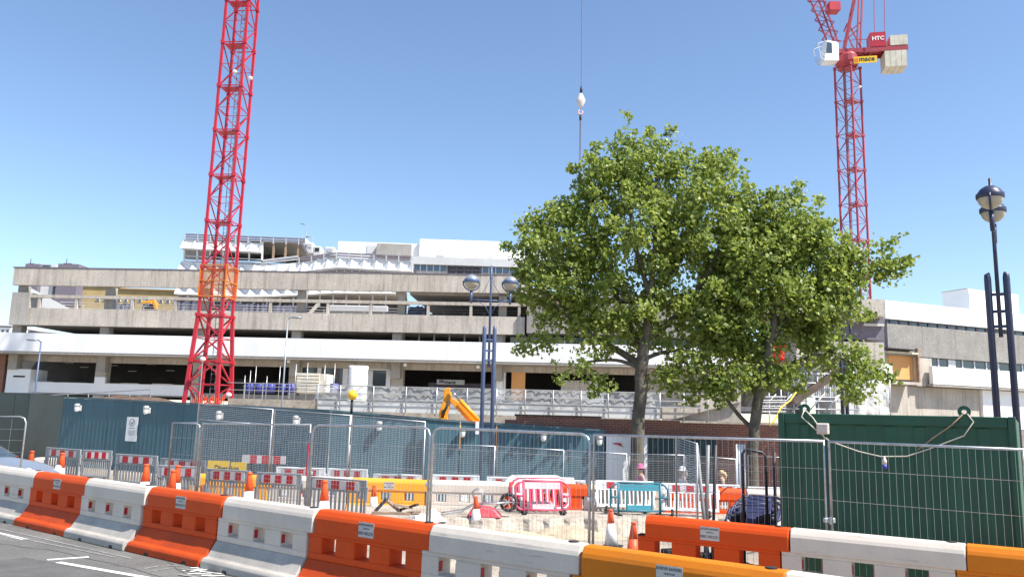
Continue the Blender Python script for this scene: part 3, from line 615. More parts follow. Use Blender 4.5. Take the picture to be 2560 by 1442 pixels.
for i in range(1, 8):
    x = KL * i / 8; m.hexa([(x - .10, .035, kb + .2), (x + .10, .035, kb + .2), (x + .05, .0, kb + .2), (x - .05, .0, kb + .2), (x - .10, .035, KT - .17), (x + .10, .035, KT - .17), (x + .05, .0, KT - .17), (x - .05, .0, KT - .17)])
    pass
m.xf(T).build('wall_ribs', M['green'], root, bevel=.008)
def lug(x):
    m = MB(); N_ = 16
    pts = []
    for j in range(N_):
        a = 2 * math.pi * j / N_; pts.append((.085 * math.cos(a), .085 * math.sin(a)))
    vs = [(x + p[0], -.03, KT + .06 + p[1]) for p in pts] + [(x + p[0], .0, KT + .06 + p[1]) for p in pts] + [(x + p[0] * .4, -.03, KT + .06 + p[1] * .4) for p in pts] + [(x + p[0] * .4, .0, KT + .06 + p[1] * .4) for p in pts]
    fs = []
    for j in range(N_):
        k = (j + 1) % N_; fs += [(j, k, 2 * N_ + k, 2 * N_ + j), (N_ + k, N_ + j, 3 * N_ + j, 3 * N_ + k), (k, j, N_ + j, N_ + k), (2 * N_ + j, 2 * N_ + k, 3 * N_ + k, 3 * N_ + j)]
    m.add(vs, fs); m.box(x - .07, x + .07, -.031, .001, KT - .14, KT + .0); m.xf(T).build('lifting_eye', M['green'], root)
lug(.42); lug(2.62)
o = empty('lifting_sling', (T @ V((.42, -.08, KT))), 'pale rope sling looped from the container eyes', 'sling')
for pts in ([(.42, -.05, KT + .05), (.38, -.07, KT - .06), (.55, -.06, KT - .22), (.78, -.05, KT - .42), (1.2, -.05, KT - .56), (1.5, -.05, KT - .62), (1.85, -.05, KT - .60), (2.15, -.05, KT - .48), (2.6, -.05, KT - .28), (2.73, -.06, KT - .08), (2.66, -.05, KT + .03)],
            [(.44, -.05, KT + .04), (.56, -.08, KT - .08), (.66, -.08, KT - .25), (.72, -.06, KT - .40)], [(2.60, -.05, KT + .02), (2.45, -.06, KT - .14), (2.2, -.05, KT - .33), (2.0, -.05, KT - .5)]):
    m = MB(); m.tube([T @ V(p) for p in pts], .0095, 6); m.build('rope', M['plank'] if pts[0][0] > 2 else M['cw'], o, smooth=True)
o = empty('junction_box', T @ V((.68, -.05, KT - .22)), 'white electrical box on the green container', 'box'); MB().box(.60, .78, -.09, -.013, KT - .32, KT - .15).xf(T).build('case', M['whitep'], o, bevel=.012); MB().box(.615, .765, -.098, -.0905, KT - .305, KT - .165).xf(T).build('lid', M['whitep'], o, bevel=.004)
o = empty('spray_bottle', T @ V((1.55, -.09, KT - .8)), 'small white and blue bottle hanging on the sling', 'bottle'); q = T @ V((1.55, -.09, KT - .80))
MB().lathe([(.035, 0), (.035, .07)], 10, q).build('lower_half', M['bluetarp'], o, smooth=True); MB().lathe([(.035, .0705), (.034, .13), (.015, .17), (.012, .19)], 10, q).build('upper_half', M['whitep'], o, smooth=True)
# ================================================================== twin-post lamps
def twin_lamp(base, sc_, ang, label, mat, zt=5.05, zp=6.85, pang=None, split=.15):
    root = empty('twin_post_lamp', base, label, 'street lamp', 'twin-post street lamps'); T = Matrix.Translation(base) @ Matrix.Rotation(ang, 4, 'Z') @ Matrix.Scale(sc_, 4)
    TP = T if pang is None else Matrix.Translation(base) @ Matrix.Rotation(pang, 4, 'Z') @ Matrix.Scale(sc_, 4)
    for s in (-1, 1):
        m = MB(); m.tube([(s * split, 0, 0), (s * split, 0, zt - .12), (s * split, 0, zt - .05), (s * (split - .03), 0, zt)], [.06, .06, .055, .012], 10); m.xf(TP).build('post', mat, root, smooth=True)
        MB().lathe([(.08, 0), (.08, .7), (.06, .75)], 10, (s * split, 0, 0)).xf(TP).build('post_sleeve', mat, root, smooth=True)
    MB().tube([(0, 0, zt - 1.22), (0, 0, zp - .4), (0, 0, zp)], [.036, .034, .028], 10).xf(T).build('centre_pole', mat, root, smooth=True)
    for z in (zt - .42, zt - .74, zt - 1.02): MB().box(-split + .04, split - .04, -.035, .035, z - .025, z + .025).xf(TP).build('cross_piece', mat, root, bevel=.006)
    ax = .58; za = zp - 1.05
    MB().tube([(-ax, 0, za), (ax, 0, za)], .022, 8).xf(T).build('arm', mat, root, smooth=True)
    for s in (-1, 1):
        MB().tube([(s * .02, 0, zp - .3), (s * .12, 0, zp - .62), (s * .3, 0, zp - .9), (s * .42, 0, za)], .009, 6).xf(T).build('stay_rod', mat, root, smooth=True)
        MB().tube([(s * .02, 0, za - .42), (s * .15, 0, za - .18), (s * .38, 0, za - .03)], .011, 6).xf(T).build('brace', mat, root, smooth=True)
        hx = s * ax; zc = za + .53; r = .225
        hd = empty('lamp_head', (hx, 0, zc)); hd.parent = root; hd.location = Matrix.Rotation(ang, 3, 'Z') @ V((hx, 0, zc)) * sc_; WL[hd.name] = T @ V((hx, 0, zc)); hd.pop('label', None)
        n_ = 8
        MB().lathe([(r * math.cos(R(a)), r * math.sin(R(a))) for a in (8, 25, 45, 65, 80, 88)], 18, (hx, 0, zc)).xf(T).build('dome', M['lampgrey'] if mat is M['lampblue'] else mat, hd, smooth=True)
        MB().lathe([(r * 1.03, -.02), (r * 1.05, .0), (r * 1.05, .05), (r * 1.02, .07)], 18, (hx, 0, zc)).xf(T).build('rim', mat, hd, smooth=True)
        MB().lathe([(r * .97 * math.cos(R(a)), -r * .97 * math.sin(R(a))) for a in (88, 70, 50, 30, 12, 3)], 18, (hx, 0, zc)).xf(T).build('bowl', M['lampglass'], hd, smooth=True)
        MB().tube([(hx - r * 1.1, 0, zc + .03)] + [(hx - r * 1.13 * math.cos(R(a)), 0, zc - r * 1.13 * math.sin(R(a))) for a in range(15, 166, 15)] + [(hx + r * 1.1, 0, zc + .03)], .02, 8).xf(T).build('fork', mat, hd, smooth=True)
        MB().tube([(hx, 0, zc - r * 1.1), (hx, 0, za - .10)], [.045, .035], 8).xf(T).build('stem', mat, root, smooth=True)
    return root
p = W(1213, 1190, 24.9); p.z = g(p.x, p.y); twin_lamp(p, 1.06, R(4), 'blue twin-post lamp with two globe heads in front of the hoarding', M['lampblue'], zt=5.3, zp=7.1)
p = W(2517, 1040, 15.6); p.z = g(p.x, p.y); twin_lamp(p, 1.06, R(57), 'dark navy twin-post lamp with stacked globes at the right edge', M['lampdark'], pang=R(-32), zt=5.5, zp=7.32)
p = W(2113, 1035, 28.5); p.z = g(p.x, p.y); twin_lamp(p, 1.06, R(40), 'dark blue twin-post lamp half hidden behind the smaller tree', M['lampdark'])
# white sign plate on the first lamp
o = tag(MB().box(*(lambda a, b: (a.x, b.x, a.y - .02, a.y + .01, b.z, a.z))(W(1189, 1053, 24.6), W(1197, 1085, 24.6))).build('edge_sign', M['whiteframe']), 'narrow white sign plate fixed to the twin lamp post', 'sign')
# ================================================================== belisha beacon
p = W(881, 987, 24.6); b = g(p.x, p.y); root = empty('crossing_beacon', V((p.x, p.y, b)), 'yellow globe beacon on a black and white banded pole', 'beacon')
MB().lathe([(.15 * math.cos(R(a)), .15 * math.sin(R(a))) for a in range(-85, 86, 17)], 16, p).build('globe', M['beacon'], root, smooth=True)
z = p.z - .14; k = 0
while z > b:
    z1 = max(b, z - .45); MB().tube([(p.x, p.y, z), (p.x, p.y, z1 + .001)], .04, 10).build('pole_band', M['black'] if k % 2 == 0 else M['whiterefl'], root, smooth=True); z = z1; k += 1
# ================================================================== slim street lamps and far lamps
def slim_lamp(px, ptop, Y, label, side, ball=False, mat='lampblue', r=.055):
    p = W(px, ptop, Y); zb = -.4 if Y < 60 else p.z - 8; root = empty('slim_street_lamp', V((p.x, p.y, zb)), label, 'street lamp', 'slim street lamps')
    MB().tube([(p.x, p.y, zb), (p.x, p.y, p.z)], [r, r * .7], 8).build('column', M[mat], root, smooth=True)
    MB().tube([(p.x, p.y, p.z - .05), (p.x + side * .15, p.y, p.z + .06), (p.x + side * .35, p.y, p.z + .08)], r * .6, 8).build('bracket', M[mat], root, smooth=True)
    x0 = p.x + side * .35; m = MB(); m.lathe([(.02, .08), (.12, .06), (.17, .0), (.12, -.05), (.03, -.07)], 12, (0, 0, 0)); m.xf(Matrix.Translation((x0 + side * .15, p.y, p.z + .07)) @ Matrix.Scale(2.1, 4, (1, 0, 0))).build('lantern', M['lampgrey'], root, smooth=True)
slim_lamp(103, 853, 44, 'pale blue slim street lamp at the far left', -1); slim_lamp(720, 796, 46, 'slim street lamp in front of the white fascia', 1, mat='lampgrey')
slim_lamp(768, 562, 95, 'far slim lamp above the folded roof panels', -1, mat='lampgrey'); slim_lamp(781, 593, 95, 'lower far slim lamp beside the roof plant', -1, mat='lampgrey')
# ================================================================== yellow digger arm above the hoarding
Y = 33.0; root = empty('excavator', W(1190, 1150, Y) * 1.0, 'yellow excavator arm reaching above the teal hoarding', 'excavator'); root.location.z = 0; WL[root.name] = root.location.copy()
def plate(pix, th, nm, mt, off=0):
    vs = [W(x, y, Y + off) for x, y in pix]; n_ = len(vs); m = MB(); m.add(vs + [v + V((0, th, 0)) for v in vs], [tuple(range(n_)), tuple(range(2 * n_ - 1, n_ - 1, -1))] + [(i, (i + 1) % n_, n_ + (i + 1) % n_, n_ + i) for i in range(n_)]); return m.build(nm, M[mt], root, bevel=.015)
plate([(1110, 972), (1124, 968), (1128, 990), (1124, 1010), (1118, 1040), (1112, 1070), (1096, 1070), (1098, 1028), (1108, 1000)], .34, 'dipper_arm', 'digger')
plate([(1122, 1000), (1130, 994), (1150, 1006), (1200, 1052), (1230, 1090), (1190, 1090), (1176, 1060)], .38, 'boom', 'digger', .05)
MB().tube([W(1126, 974, Y - .1), W(1150, 1000, Y - .1)], .05, 8).build('ram_rod', M['chrome'], root, smooth=True)
MB().tube([W(1150, 1000, Y - .1), W(1200, 1054, Y - .1)], .085, 8).build('ram_cylinder', M['digger'], root, smooth=True)
for k in range(3): MB().tube([W(1120 + k, 1000, Y - .15), W(1114 + k * 2, 1018, Y - .3), W(1106 + k * 3, 1030, Y - .3), W(1102 + k * 3, 1044, Y - .2)], .025, 6).build('hose', M['black'], root, smooth=True)
plate([(1090, 1046), (1118, 1040), (1122, 1058), (1112, 1085), (1088, 1080)], .7, 'bucket_link', 'digger', -.15)
c = root.location; m = MB(); m.box(c.x - 1.0, c.x + 2.2, Y - .8, Y + 1.6, .9, 1.9); m.build('upper_body', M['digger'], root, bevel=.1)
for s in (-.9, 1.3): m = MB(); m.box(c.x - 1.2, c.x + 2.2, Y + s, Y + s + .5, 0, .8); m.build('track', M['black'], root, bevel=.25, seg=2)
# ================================================================== yellow diversion sign, tilted
a = top(520, 1150, .95); root = empty('diversion_sign', a, 'yellow diversion sign standing behind the grey slats', 'sign'); b = W(616, 1153, a.y - .15); ang = math.atan2(b.y - a.y, b.x - a.x); L_ = V((b.x - a.x, b.y - a.y, 0)).length; T = Matrix.Translation(a) @ Matrix.Rotation(ang, 4, 'Z')
pl = MB().box(0, L_ * .56, 0, .015, .42, .95).xf(T).build('plate', M['yellowsign'], root); MB().box(L_ * .60, L_, .002, .017, .40, .93).xf(T).build('arrow_plate', M['yellowsign'], root)
t = text_mb('Diversion', .19, bold=.004); t.xf(T @ Matrix.Translation((L_ * .5, -.003, .75)) @ Matrix.Rotation(R(90), 4, 'X')).build('lettering', M['ink'], pl)
for x in (.1, L_ - .1): MB().bar((x, .05, 0), (x, .03, .6), .04).bar((x, .35, 0), (x, .03, .6), .03).xf(T).build('leg', M['steelpaint'], root)
# ================================================================== faded red stack, teal and navy barriers
def solid_ped(name, a, b, label, mat, face, zlo=.1, tilt=0, h=1.0, n=6, group='coloured plastic barriers'):
    d = b - a; L_ = V((d.x, d.y, 0)).length; root = empty(name, a, label, 'barrier', group); T = Matrix.Translation(a) @ Matrix.Rotation(math.atan2(d.y, d.x), 4, 'Z') @ Matrix.Rotation(tilt, 4, 'X')
    e0, e1 = .22, L_ - .22
    m = MB(); r = .026
    m.tube([(e0, 0, h), (e1, 0, h)], r, 7).tube([(e0, 0, zlo), (e1, 0, zlo)], r, 7).tube([(e0, 0, 0), (e0, 0, h)], r * 1.25, 7).tube([(e1, 0, 0), (e1, 0, h)], r * 1.25, 7)
    for s, q in ((0, e0), (1, e1)):
        o_ = -.2 if not s else .2
        m.tube([(q, 0, h), (q + o_ * .6, 0, h - .06), (q + o_, 0, h - .16), (q + o_, 0, zlo + .12), (q + o_ * .6, 0, zlo + .02), (q, 0, zlo)], r, 7).tube([(q, 0, h * .55), (q + o_, 0, h * .55)], r, 7)
    m.xf(T).build('frame', mat, root, smooth=True)
    MB().box(e0 + .03, e1 - .03, -.015, .015, h - .19, h - .03).xf(T).build('upper_board', face, root); MB().box(e0 + (e1 - e0) * .22, e1 - (e1 - e0) * .22, -.015, .015, zlo + .02, zlo + .14).xf(T).build('lower_board', face, root)
    for i in range(1, n):
        x = e0 + (e1 - e0) * i / n; MB().box(x - .022, x + .022, -.012, .012, zlo + .03, h - .2).xf(T).build('upright', mat, root, bevel=.005)
    for x in (e0, e1): MB().box(x - .05, x + .05, -.25, .25, -.02, .03).xf(T).build('foot', M['black'], root)
    return root
SZ = -.05
def lie(px, py, z=SZ): return WZ(px, py, z)
for k in range(5):
    a = lie(1288 - k * 6, 1284 - k * 5); b = lie(1428 - k * 3, 1285 - k * 5)
    mt, fc = (M['pinkp'], M['pinkface']) if k in (0, 2) else (M['whitebp'], M['whiterefl'])
    solid_ped('stacked_barrier', a, b, ['front faded red barrier of the leaning stack', 'white barrier just behind the front red one in the stack', 'second red barrier of the leaning stack', 'fourth barrier of the stack, white', 'rearmost white barrier of the red stack'][k], mt, fc, tilt=R(-16), h=.80)
a = lie(1524, 1286); b = lie(1672, 1288); solid_ped('teal_barrier', a, b, 'teal plastic barrier standing open in front of white slats', M['tealp'], M['tealface'], h=.78, n=5)
for k in range(4):
    a = W(1806 + k * 9, 1316 - k * 4, 15.4 + .1 * k); b = W(1932 + k * 8, 1330 - k * 4, 15.0 + .1 * k); b.z = a.z - .05
    solid_ped('navy_barrier', a, b, ['front navy barrier of the collapsed heap', 'second navy barrier of the heap', 'third navy barrier of the heap', 'last navy barrier of the heap'][k], M['navyp'], M['navyp'], tilt=R(-66 + 4 * k), h=.78, n=10)
# ================================================================== upturned wheelbarrow
p = lie(1212, 1290); root = empty('wheelbarrow', p, 'upturned red wheelbarrow with its wheel in the air', 'wheelbarrow'); T = Matrix.Translation(p)
MB().hexa([(-.42, -.28, 0), (.42, -.28, 0), (.42, .28, 0), (-.42, .28, 0), (-.25, -.18, .26), (.22, -.18, .20), (.22, .18, .20), (-.25, .18, .26)]).xf(T).build('tray', M['barrowred'], root, bevel=.04, seg=2)
m = MB(); W_ = V((.55, 0, .34))
m.xf(T)
wh = MB(); nn = 20
prof = [(.19, -.05), (.215, -.035), (.22, 0), (.215, .035), (.19, .05), (.15, .04), (.15, -.04)]
for j in range(nn):
    for r, h in prof: a = 2 * math.pi * j / nn; wh.v.append(T @ (W_ + V((r * math.cos(a), h, r * math.sin(a)))))
for j in range(nn):
    for i in range(len(prof)): k = len(prof); wh.f.append((j * k + i, ((j + 1) % nn) * k + i, ((j + 1) % nn) * k + (i + 1) % k, j * k + (i + 1) % k))
wo_ = wh.build('tyre', M['black'], root, smooth=True)
m = MB()
for j in range(5): a = 2 * math.pi * j / 5; m.bar(W_, W_ + V((.16 * math.cos(a), 0, .16 * math.sin(a))), .03, .02)
m.xf(T).build('wheel_hub', M['steelpaint'], root)
m = MB()
for s in (-1, 1):
    m.tube([(.57, s * .06, .34), (.25, s * .12, .32), (-.3, s * .2, .26), (-.55, s * .24, .12), (-.9, s * .27, .06), (-1.05, s * .27, .03)], .017, 7); m.tube([(-.2, s * .2, .26), (-.32, s * .22, .55), (-.22, s * .22, .62), (-.08, s * .22, .58), (-.06, s * .2, .28)], .015, 7)
m.xf(T).build('tube_frame', M['galv'], root, smooth=True)
# ================================================================== sand pit, broken slab, sacks, scrap
def heap(name, c, rx, ry, h, mat, label, cat, seed=1, n=22, m_=9, jag=.25, ang=0):
    rnd = random.Random(seed); m = MB(); m.v.append(V((c.x, c.y, c.z + h)))
    for i in range(1, m_ + 1):
        for j in range(n):
            a = 2 * math.pi * j / n; t = i / m_; k = 1 + jag * (rnd.random() - .5); r = t * k; x, y = rx * r * math.cos(a), ry * r * math.sin(a)
            z = h * (math.cos(math.pi * min(t, 1)) * .5 + .5) * (1 + jag * (rnd.random() - .5)) - (.06 if i == m_ else 0)
            m.v.append(V((c.x + x * math.cos(ang) - y * math.sin(ang), c.y + x * math.sin(ang) + y * math.cos(ang), c.z + z)))
    for j in range(n):
        m.f.append((0, 1 + j, 1 + (j + 1) % n))
        for i in range(m_ - 1): a = 1 + i * n; m.f.append((a + j, a + n + j, a + n + (j + 1) % n, a + (j + 1) % n))
    return tag(m.build(name, mat, smooth=True), label, cat)
p = top(1420, 1316, .2); heap('sand_heap', p, 1.3, .8, .22, M['sand'], 'pale sand spread at the edge of the pit', 'sand', 3)
p = top(1290, 1330, .1); heap('sand_heap', p, 1.0, .6, .14, M['sand'], 'low sand patch behind the big white barrier', 'sand', 5)
p = top(1830, 1290, .35); heap('soil_heap', p, .8, .6, .42, M['soil'], 'dark soil heap under the navy barriers', 'soil', 8)
def slab(pix, z, th, name, label):
    vs = []
    rnd = random.Random(len(label)); pts = [WZ(x, y, z) for x, y in pix]; N_ = len(pts)
    for i in range(N_):
        a, b = pts[i], pts[(i + 1) % N_]
        for k in range(9): p = a.lerp(b, k / 9); vs.append(p + V((rnd.uniform(-.02, .02), rnd.uniform(-.03, .03), rnd.uniform(-.006, .006))))
    n_ = len(vs); m = MB(); m.add(vs + [v + V((rnd.uniform(-.03, .03), -.12 + rnd.uniform(-.04, .04), -th)) for v in vs], [tuple(range(n_)), tuple(range(2 * n_ - 1, n_ - 1, -1))] + [(i, (i + 1) % n_, n_ + (i + 1) % n_, n_ + i) for i in range(n_)]); return tag(m.build(name, M['rubble']), label, 'slab')
m = MB(); rnd = random.Random(6); N_ = 60; rows = []
for i in range(N_ + 1):
    x = 870 + (1880 - 870) * i / N_; f = lie(x, 1295 + 1.8 * math.sin(i * .7) + 1.2 * math.sin(i * 1.9 + 1) + rnd.uniform(-.8, .8)); bk_ = lie(x, 1262)
    gz_ = g(f.x, f.y) - .05; d_ = rnd.uniform(-.03, .03)
    rows.append([bk_ + V((0, 0, -.4)), bk_, f + V((0, .05, 0)), f + V((0, -.01, -.03)), f + V((d_ * .5, -.07 + d_, -.11)), f + V((d_ * .5, -.17 + d_, -.19)), V((f.x, f.y - .45 + 2 * d_, gz_))])
k_ = len(rows[0]); m.v = [p for r in rows for p in r]
for i in range(N_):
    for j in range(k_ - 1): m.f.append((i * k_ + j, i * k_ + k_ + j, i * k_ + k_ + j + 1, i * k_ + j + 1))
tag(m.build('broken_slab', M['rubble'], smooth=False), 'broken concrete slab edge behind the sand pit', 'slab')
for i, (x, y, s) in enumerate([(1252, 1318, .16), (1262, 1326, .1), (1340, 1305, .09), (1395, 1310, .12), (1432, 1316, .10), (1310, 1322, .07), (1105, 1302, .08), (1480, 1330, .09), (1375, 1330, .06), (1225, 1312, .08)]):
    s *= .6; p = top(x + 20 * math.sin(i * 7), y + 4, s); m = MB(); rn = random.Random(i); bm_ = [(V((a, b, c)) * s * rn.uniform(.55, 1.35)) for c in (0, 1) for a, b in ((-.8, -.6), (.8, -.6), (.8, .6), (-.8, .6))]
    m.hexa([p + q for q in bm_]); tag(m.build('rubble_lump', M['rubble'], bevel=.015), 'broken concrete lump lying in the sand pit', 'rubble', 'rubble lumps in the sand pit')
for i, (x, y, s, lb) in enumerate([(1080, 1283, .26, 'white sack slumped at the foot of the fence post'), (1055, 1290, .2, 'smaller white sack left of the fence post')]):
    p = lie(x, y + 12); heap('sack', p, .34, .26, s * .8, M['bag'], lb, 'sack', 20 + i, n=14, m_=5, jag=.6)
root = empty('scrap_pile', lie(985, 1284), 'pile of dark scrap timber below the yellow barrier', 'scrap'); c = root.location
for i, (a, b) in enumerate([((-.45, 0, .05), (-.2, .1, .34)), ((-.2, .1, .30), (.15, 0, .06)), ((0, -.1, .22), (.42, 0, .16)), ((.1, .1, .08), (.55, -.1, .24)), ((-.5, -.1, .03), (.4, -.12, .03)), ((.3, 0, .03), (.62, .05, .06))]):
    MB().bar(c + V(a), c + V(b), .14, .05).build('timber', M['plank'] if i % 3 else M['black'], root)
o = tag(MB().box(*(lambda p: (p.x - .35, p.x + .35, p.y, p.y + .5, p.z, p.z + .30))(top(108, 1136, .42))).build('tool_case', M['whitep'], bevel=.06, seg=2), 'white plastic case left of the leftmost slatted barrier', 'case')
# ================================================================== car park building
MY, MK = 60.0, -.06
mn = V((-MK, 1, 0)).normalized(); mu = V((1, MK, 0)).normalized()
class Plane:
    def __init__(s, Y, k): s.Y, s.k = Y, k; s.u = V((1, k, 0)).normalized(); s.n = V((-k, 1, 0)).normalized()
    def p(s, px, py, off=0): return W(px, py, s.Y + off * math.sqrt(1 + s.k * s.k), s.k)
    def q(s, x0, y0, x1, y1, d0=0., d1=.3, m=None):   # box: top-left pixel, bottom-right pixel on the front plane, front/back offsets
        a = s.p(x0, y0, d0); b = s.p(x1, y1, d0); return s.zb(a, b, a.z, b.z, d0, d1, m)
    def zb(s, a, b, zt, zb_, d0, d1, m=None):
        m = m or MB(); t = s.n * (d1 - d0); z = lambda p, h: V((p.x, p.y, h))
        return m.hexa([z(a, zb_), z(b, zb_), z(b + t, zb_), z(a + t, zb_), z(a, zt), z(b, zt), z(b + t, zt), z(a + t, zt)])
    def at(s, px, z, off=0, py=800):                # point on the plane at this column and this height
        lo = py
        for _ in range(6):
            p = s.p(px, lo, off); lo += (p.z - z) * F / p.y
        return V((p.x, p.y, z))
MP = Plane(MY, MK)
cp = empty('car_park_building', V((0, 60, 0)), 'long concrete multi-storey car park with a white fascia band', 'building')
def panels(x0, x1, zt, zb_, wid, d0, d1, nm, mat, par, P=MP, gap=.012, jit=.008):
    a = P.at(x0, (zt + zb_) / 2, d0); b = P.at(x1, (zt + zb_) / 2, d0); L_ = (b - a).length; n_ = max(1, round(L_ / wid)); st = L_ / n_; pr = None
    for i in range(n_):
        c = a + P.u * (st * (i + .5)) - P.n * (random.random() * jit)
        if pr is None:
            m = MB(); e = V((0, 0, 0)); h = (st - gap) / 2; P.zb(-P.u * h, P.u * h, zt, zb_, 0, d1 - d0, m); pr = m.build(nm, mat, None, bevel=.006); pr.parent = par; pr.location = V((c.x, c.y, 0)) - origin(par)
        else: put(pr, nm, par, V((c.x, c.y, 0)) - origin(par))
# upper beam, lower beam, fascia
panels(33, 1322, 12.97, 11.60, .66, 0, .22, 'parapet_panel', M['concrete'], cp)
MP.q(36, 674, 1322, 734, .23, .55).build('upper_beam', M['concrete2'], cp)
a = MP.at(33, 13.0); b = MP.at(1322, 13.0); m = MB(); MP.zb(a - mn * .04, b - mn * .04, 13.05, 12.985, 0, .5, m); m.build('upper_coping', M['purplegrey'], cp)
panels(62, 1312, 9.80, 8.46, 2.3, 0, .22, 'beam_panel', M['concrete'], cp)
MP.q(62, 775, 1312, 835, .23, .6).build('lower_beam', M['concrete2'], cp)
panels(-170, 1832, 7.74, 6.34, .95, -1.0, -.85, 'fascia_panel', M['fascia'], cp, gap=.008, jit=.004)
m = MB(); a = MP.at(-170, 7, -.84); b = MP.at(1832, 7, -.84); MP.zb(a, b, 7.70, 6.40, -.84, -.5, m); m.build('fascia_backing', M['greywall'], cp)
m = MB(); a = MP.at(-170, 7, -.97); b = MP.at(1832, 7, -.97); MP.zb(a, b, 6.335, 6.18, -.97, 2.2, m); m.build('soffit', M['concrete2'], cp)
# thin mid rail and its posts
m = MB(); a = MP.at(64, 10.55); b = MP.at(1314, 10.55); MP.zb(a, b, 10.86, 10.62, .02, .30, m); m.build('mid_rail', M['concrete'], cp)
pr = None
for px in (97, 190, 330, 437, 675, 819, 926, 1070, 1177, 1298):
    c = MP.at(px, 10.2, .03)
    if pr is None: m = MB(); MP.zb(-mu * .10, mu * .10, 10.62, 9.79, 0, .22, m); pr = m.build('rail_post', M['concrete'], None); pr.parent = cp; pr.location = V((c.x, c.y, 0)) - V((0, 60, 0))
    else: put(pr, 'rail_post', cp, V((c.x, c.y, 0)) - V((0, 60, 0)))
# big corner pier and columns
MP.q(31, 730, 66, 812, -.06, 1.2).build('corner_pier', M['concrete2'], cp)
for px in (53, 272, 513, 752, 1004, 1257):
    c = MP.at(px, 11.0, .6); m = MB(); MP.zb(c - mu * .3, c + mu * .3, 11.65, 8.4, 0, .7, m); m.build('upper_column', M['concrete2'], cp)
    c = MP.at(px - 12, 8.0, .5); m = MB(); MP.zb(c - mu * .36, c + mu * .36, 8.47, 5.0, 0, .7, m); m.build('column', M['concrete2'], cp)
# decks
def deck(x0, x1, zt, zb_, d0, d1, nm, mat): 
    a = MP.at(x0, zt, d0); b = MP.at(x1, zt, d0); m = MB(); MP.zb(a, b, zt, zb_, d0, d1, m); return m.build(nm, M[mat], cp)
deck(66, 1312, 8.95, 8.50, .62, 17, 'parking_deck', 'concrete2')
deck(-170, 1900, 6.95, 6.55, -.4, 20, 'parking_deck', 'concrete2')
deck(1025, 1700, 11.75, 11.45, .6, 17, 'roof_deck', 'concrete2')
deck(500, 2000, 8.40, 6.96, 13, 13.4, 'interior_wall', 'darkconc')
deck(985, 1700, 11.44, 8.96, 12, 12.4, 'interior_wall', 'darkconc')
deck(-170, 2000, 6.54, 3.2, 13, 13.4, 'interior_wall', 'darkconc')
deck(-170, 1900, 3.55, 3.2, 1.2, 20, 'parking_deck', 'concrete2')
# ramp seen on the left
def rampbox(nm, pts, th, mat, par=cp):
    m = MB(); p = [V(q) for q in pts]; m.hexa([q - V((0, 0, th)) for q in p] + p); return m.build(nm, M[mat], par)
a = MP.at(65, 11.5, 3); b = MP.at(190, 9.9, 3); rampbox('ramp', [MP.at(65, 11.35, 3), MP.at(205, 9.0, 3), MP.at(205, 9.0, 9), MP.at(65, 11.35, 9)], .45, 'whitewall')
rampbox('ramp_parapet', [MP.at(66, 11.95, 2.6), MP.at(206, 9.6, 2.6), MP.at(206, 9.6, 2.75), MP.at(66, 11.95, 2.75)], .9, 'whitewall')
rampbox('lower_ramp', [MP.at(70, 8.4, 4), MP.at(490, 7.5, 4), MP.at(490, 7.5, 12), MP.at(70, 8.4, 12)], .3, 'concrete2')
# slot windows under the lower beam (right half)
for i in range(6):
    x = 1008 + i * 38; m = MB(); MP.q(x, 824 + i * .8, x + 3, 858, 1.5, 1.6, m); m.build('slot_mullion', M['concrete2'], cp)
MP.q(1008, 838, 1232, 843, 1.5, 1.58).build('slot_transom', M['concrete2'], cp)
MP.q(1238, 838, 1262, 862, .9, 1.4).build('slot_pier', M['concrete'], cp); MP.q(1276, 842, 1400, 866, 1.0, 1.4).build('slot_panel', M['concrete2'], cp)
# pebble-dashed block to the right, behind the crown
MP.q(1318, 755, 1640, 838, -.5, 6).build('pebble_panel', M['pebble'], cp); MP.q(1640.5, 752, 1850, 846, -.3, 6).build('pebble_panel', M['pebble'], cp)
MP.q(1325, 842, 1860, 876, .8, 1.0).build('strip_window', M['glass'], cp)
for i in range(9): x = 1352 + i * 58; MP.q(x, 840 + i * 1.1, x + 3, 878 + i, .7, .85).build('strip_mullion', M['whiteframe'], cp)
MP.q(1325, 857, 1860, 872, .68, .78).build('strip_transom', M['whiteframe'], cp)
MP.q(1852, 742, 2212, 792, -.2, 5).build('upper_wall', M['concrete'], cp)
# ------- ground storey under the fascia (set back 1.2 m)
D = 1.25
def gq(x0, y0, x1, y1, nm, mat, d0=D, d1=D + .4): return MP.q(x0, y0, x1, y1, d0, d1).build(nm, M[mat], cp)
a = MP.at(-170, 6.1, D - .05); b = MP.at(1860, 6.1, D - .05); m = MB(); MP.zb(a, b, 6.17, 5.72, D - .05, D + .5, m); m.build('lintel_beam', M['concrete'], cp)
def gcol(x0, x1, zt, zb_, nm, mat, d0=D, d1=D + .6):
    a = MP.at(x0, (zt + zb_) / 2, d0, 930); b = MP.at(x1, (zt + zb_) / 2, d0, 930); m = MB(); MP.zb(a, b, zt, zb_, d0, d1, m); return m.build(nm, M[mat], cp)
gcol(-60, 8, 6.17, 2.4, 'brick_pier', 'brick', D - .3, D + 1)
for x0, x1 in ((235, 262), (478, 497), (720, 742), (976, 1006), (1231, 1258)): gcol(x0, x1, 5.72, 2.4, 'ground_column', 'concrete', D + .02, D + .7)
gcol(15, 74, 5.05, 3.2, 'ticket_block', 'whitewall', D - .6, D + 1.5); gq(33, 938, 62, 943, 'slot', 'black', D - .606, D - .59)
gcol(75, 476, 4.10, 3.30, 'low_parapet', 'whitewall', D - .1, D + .2)
a = None
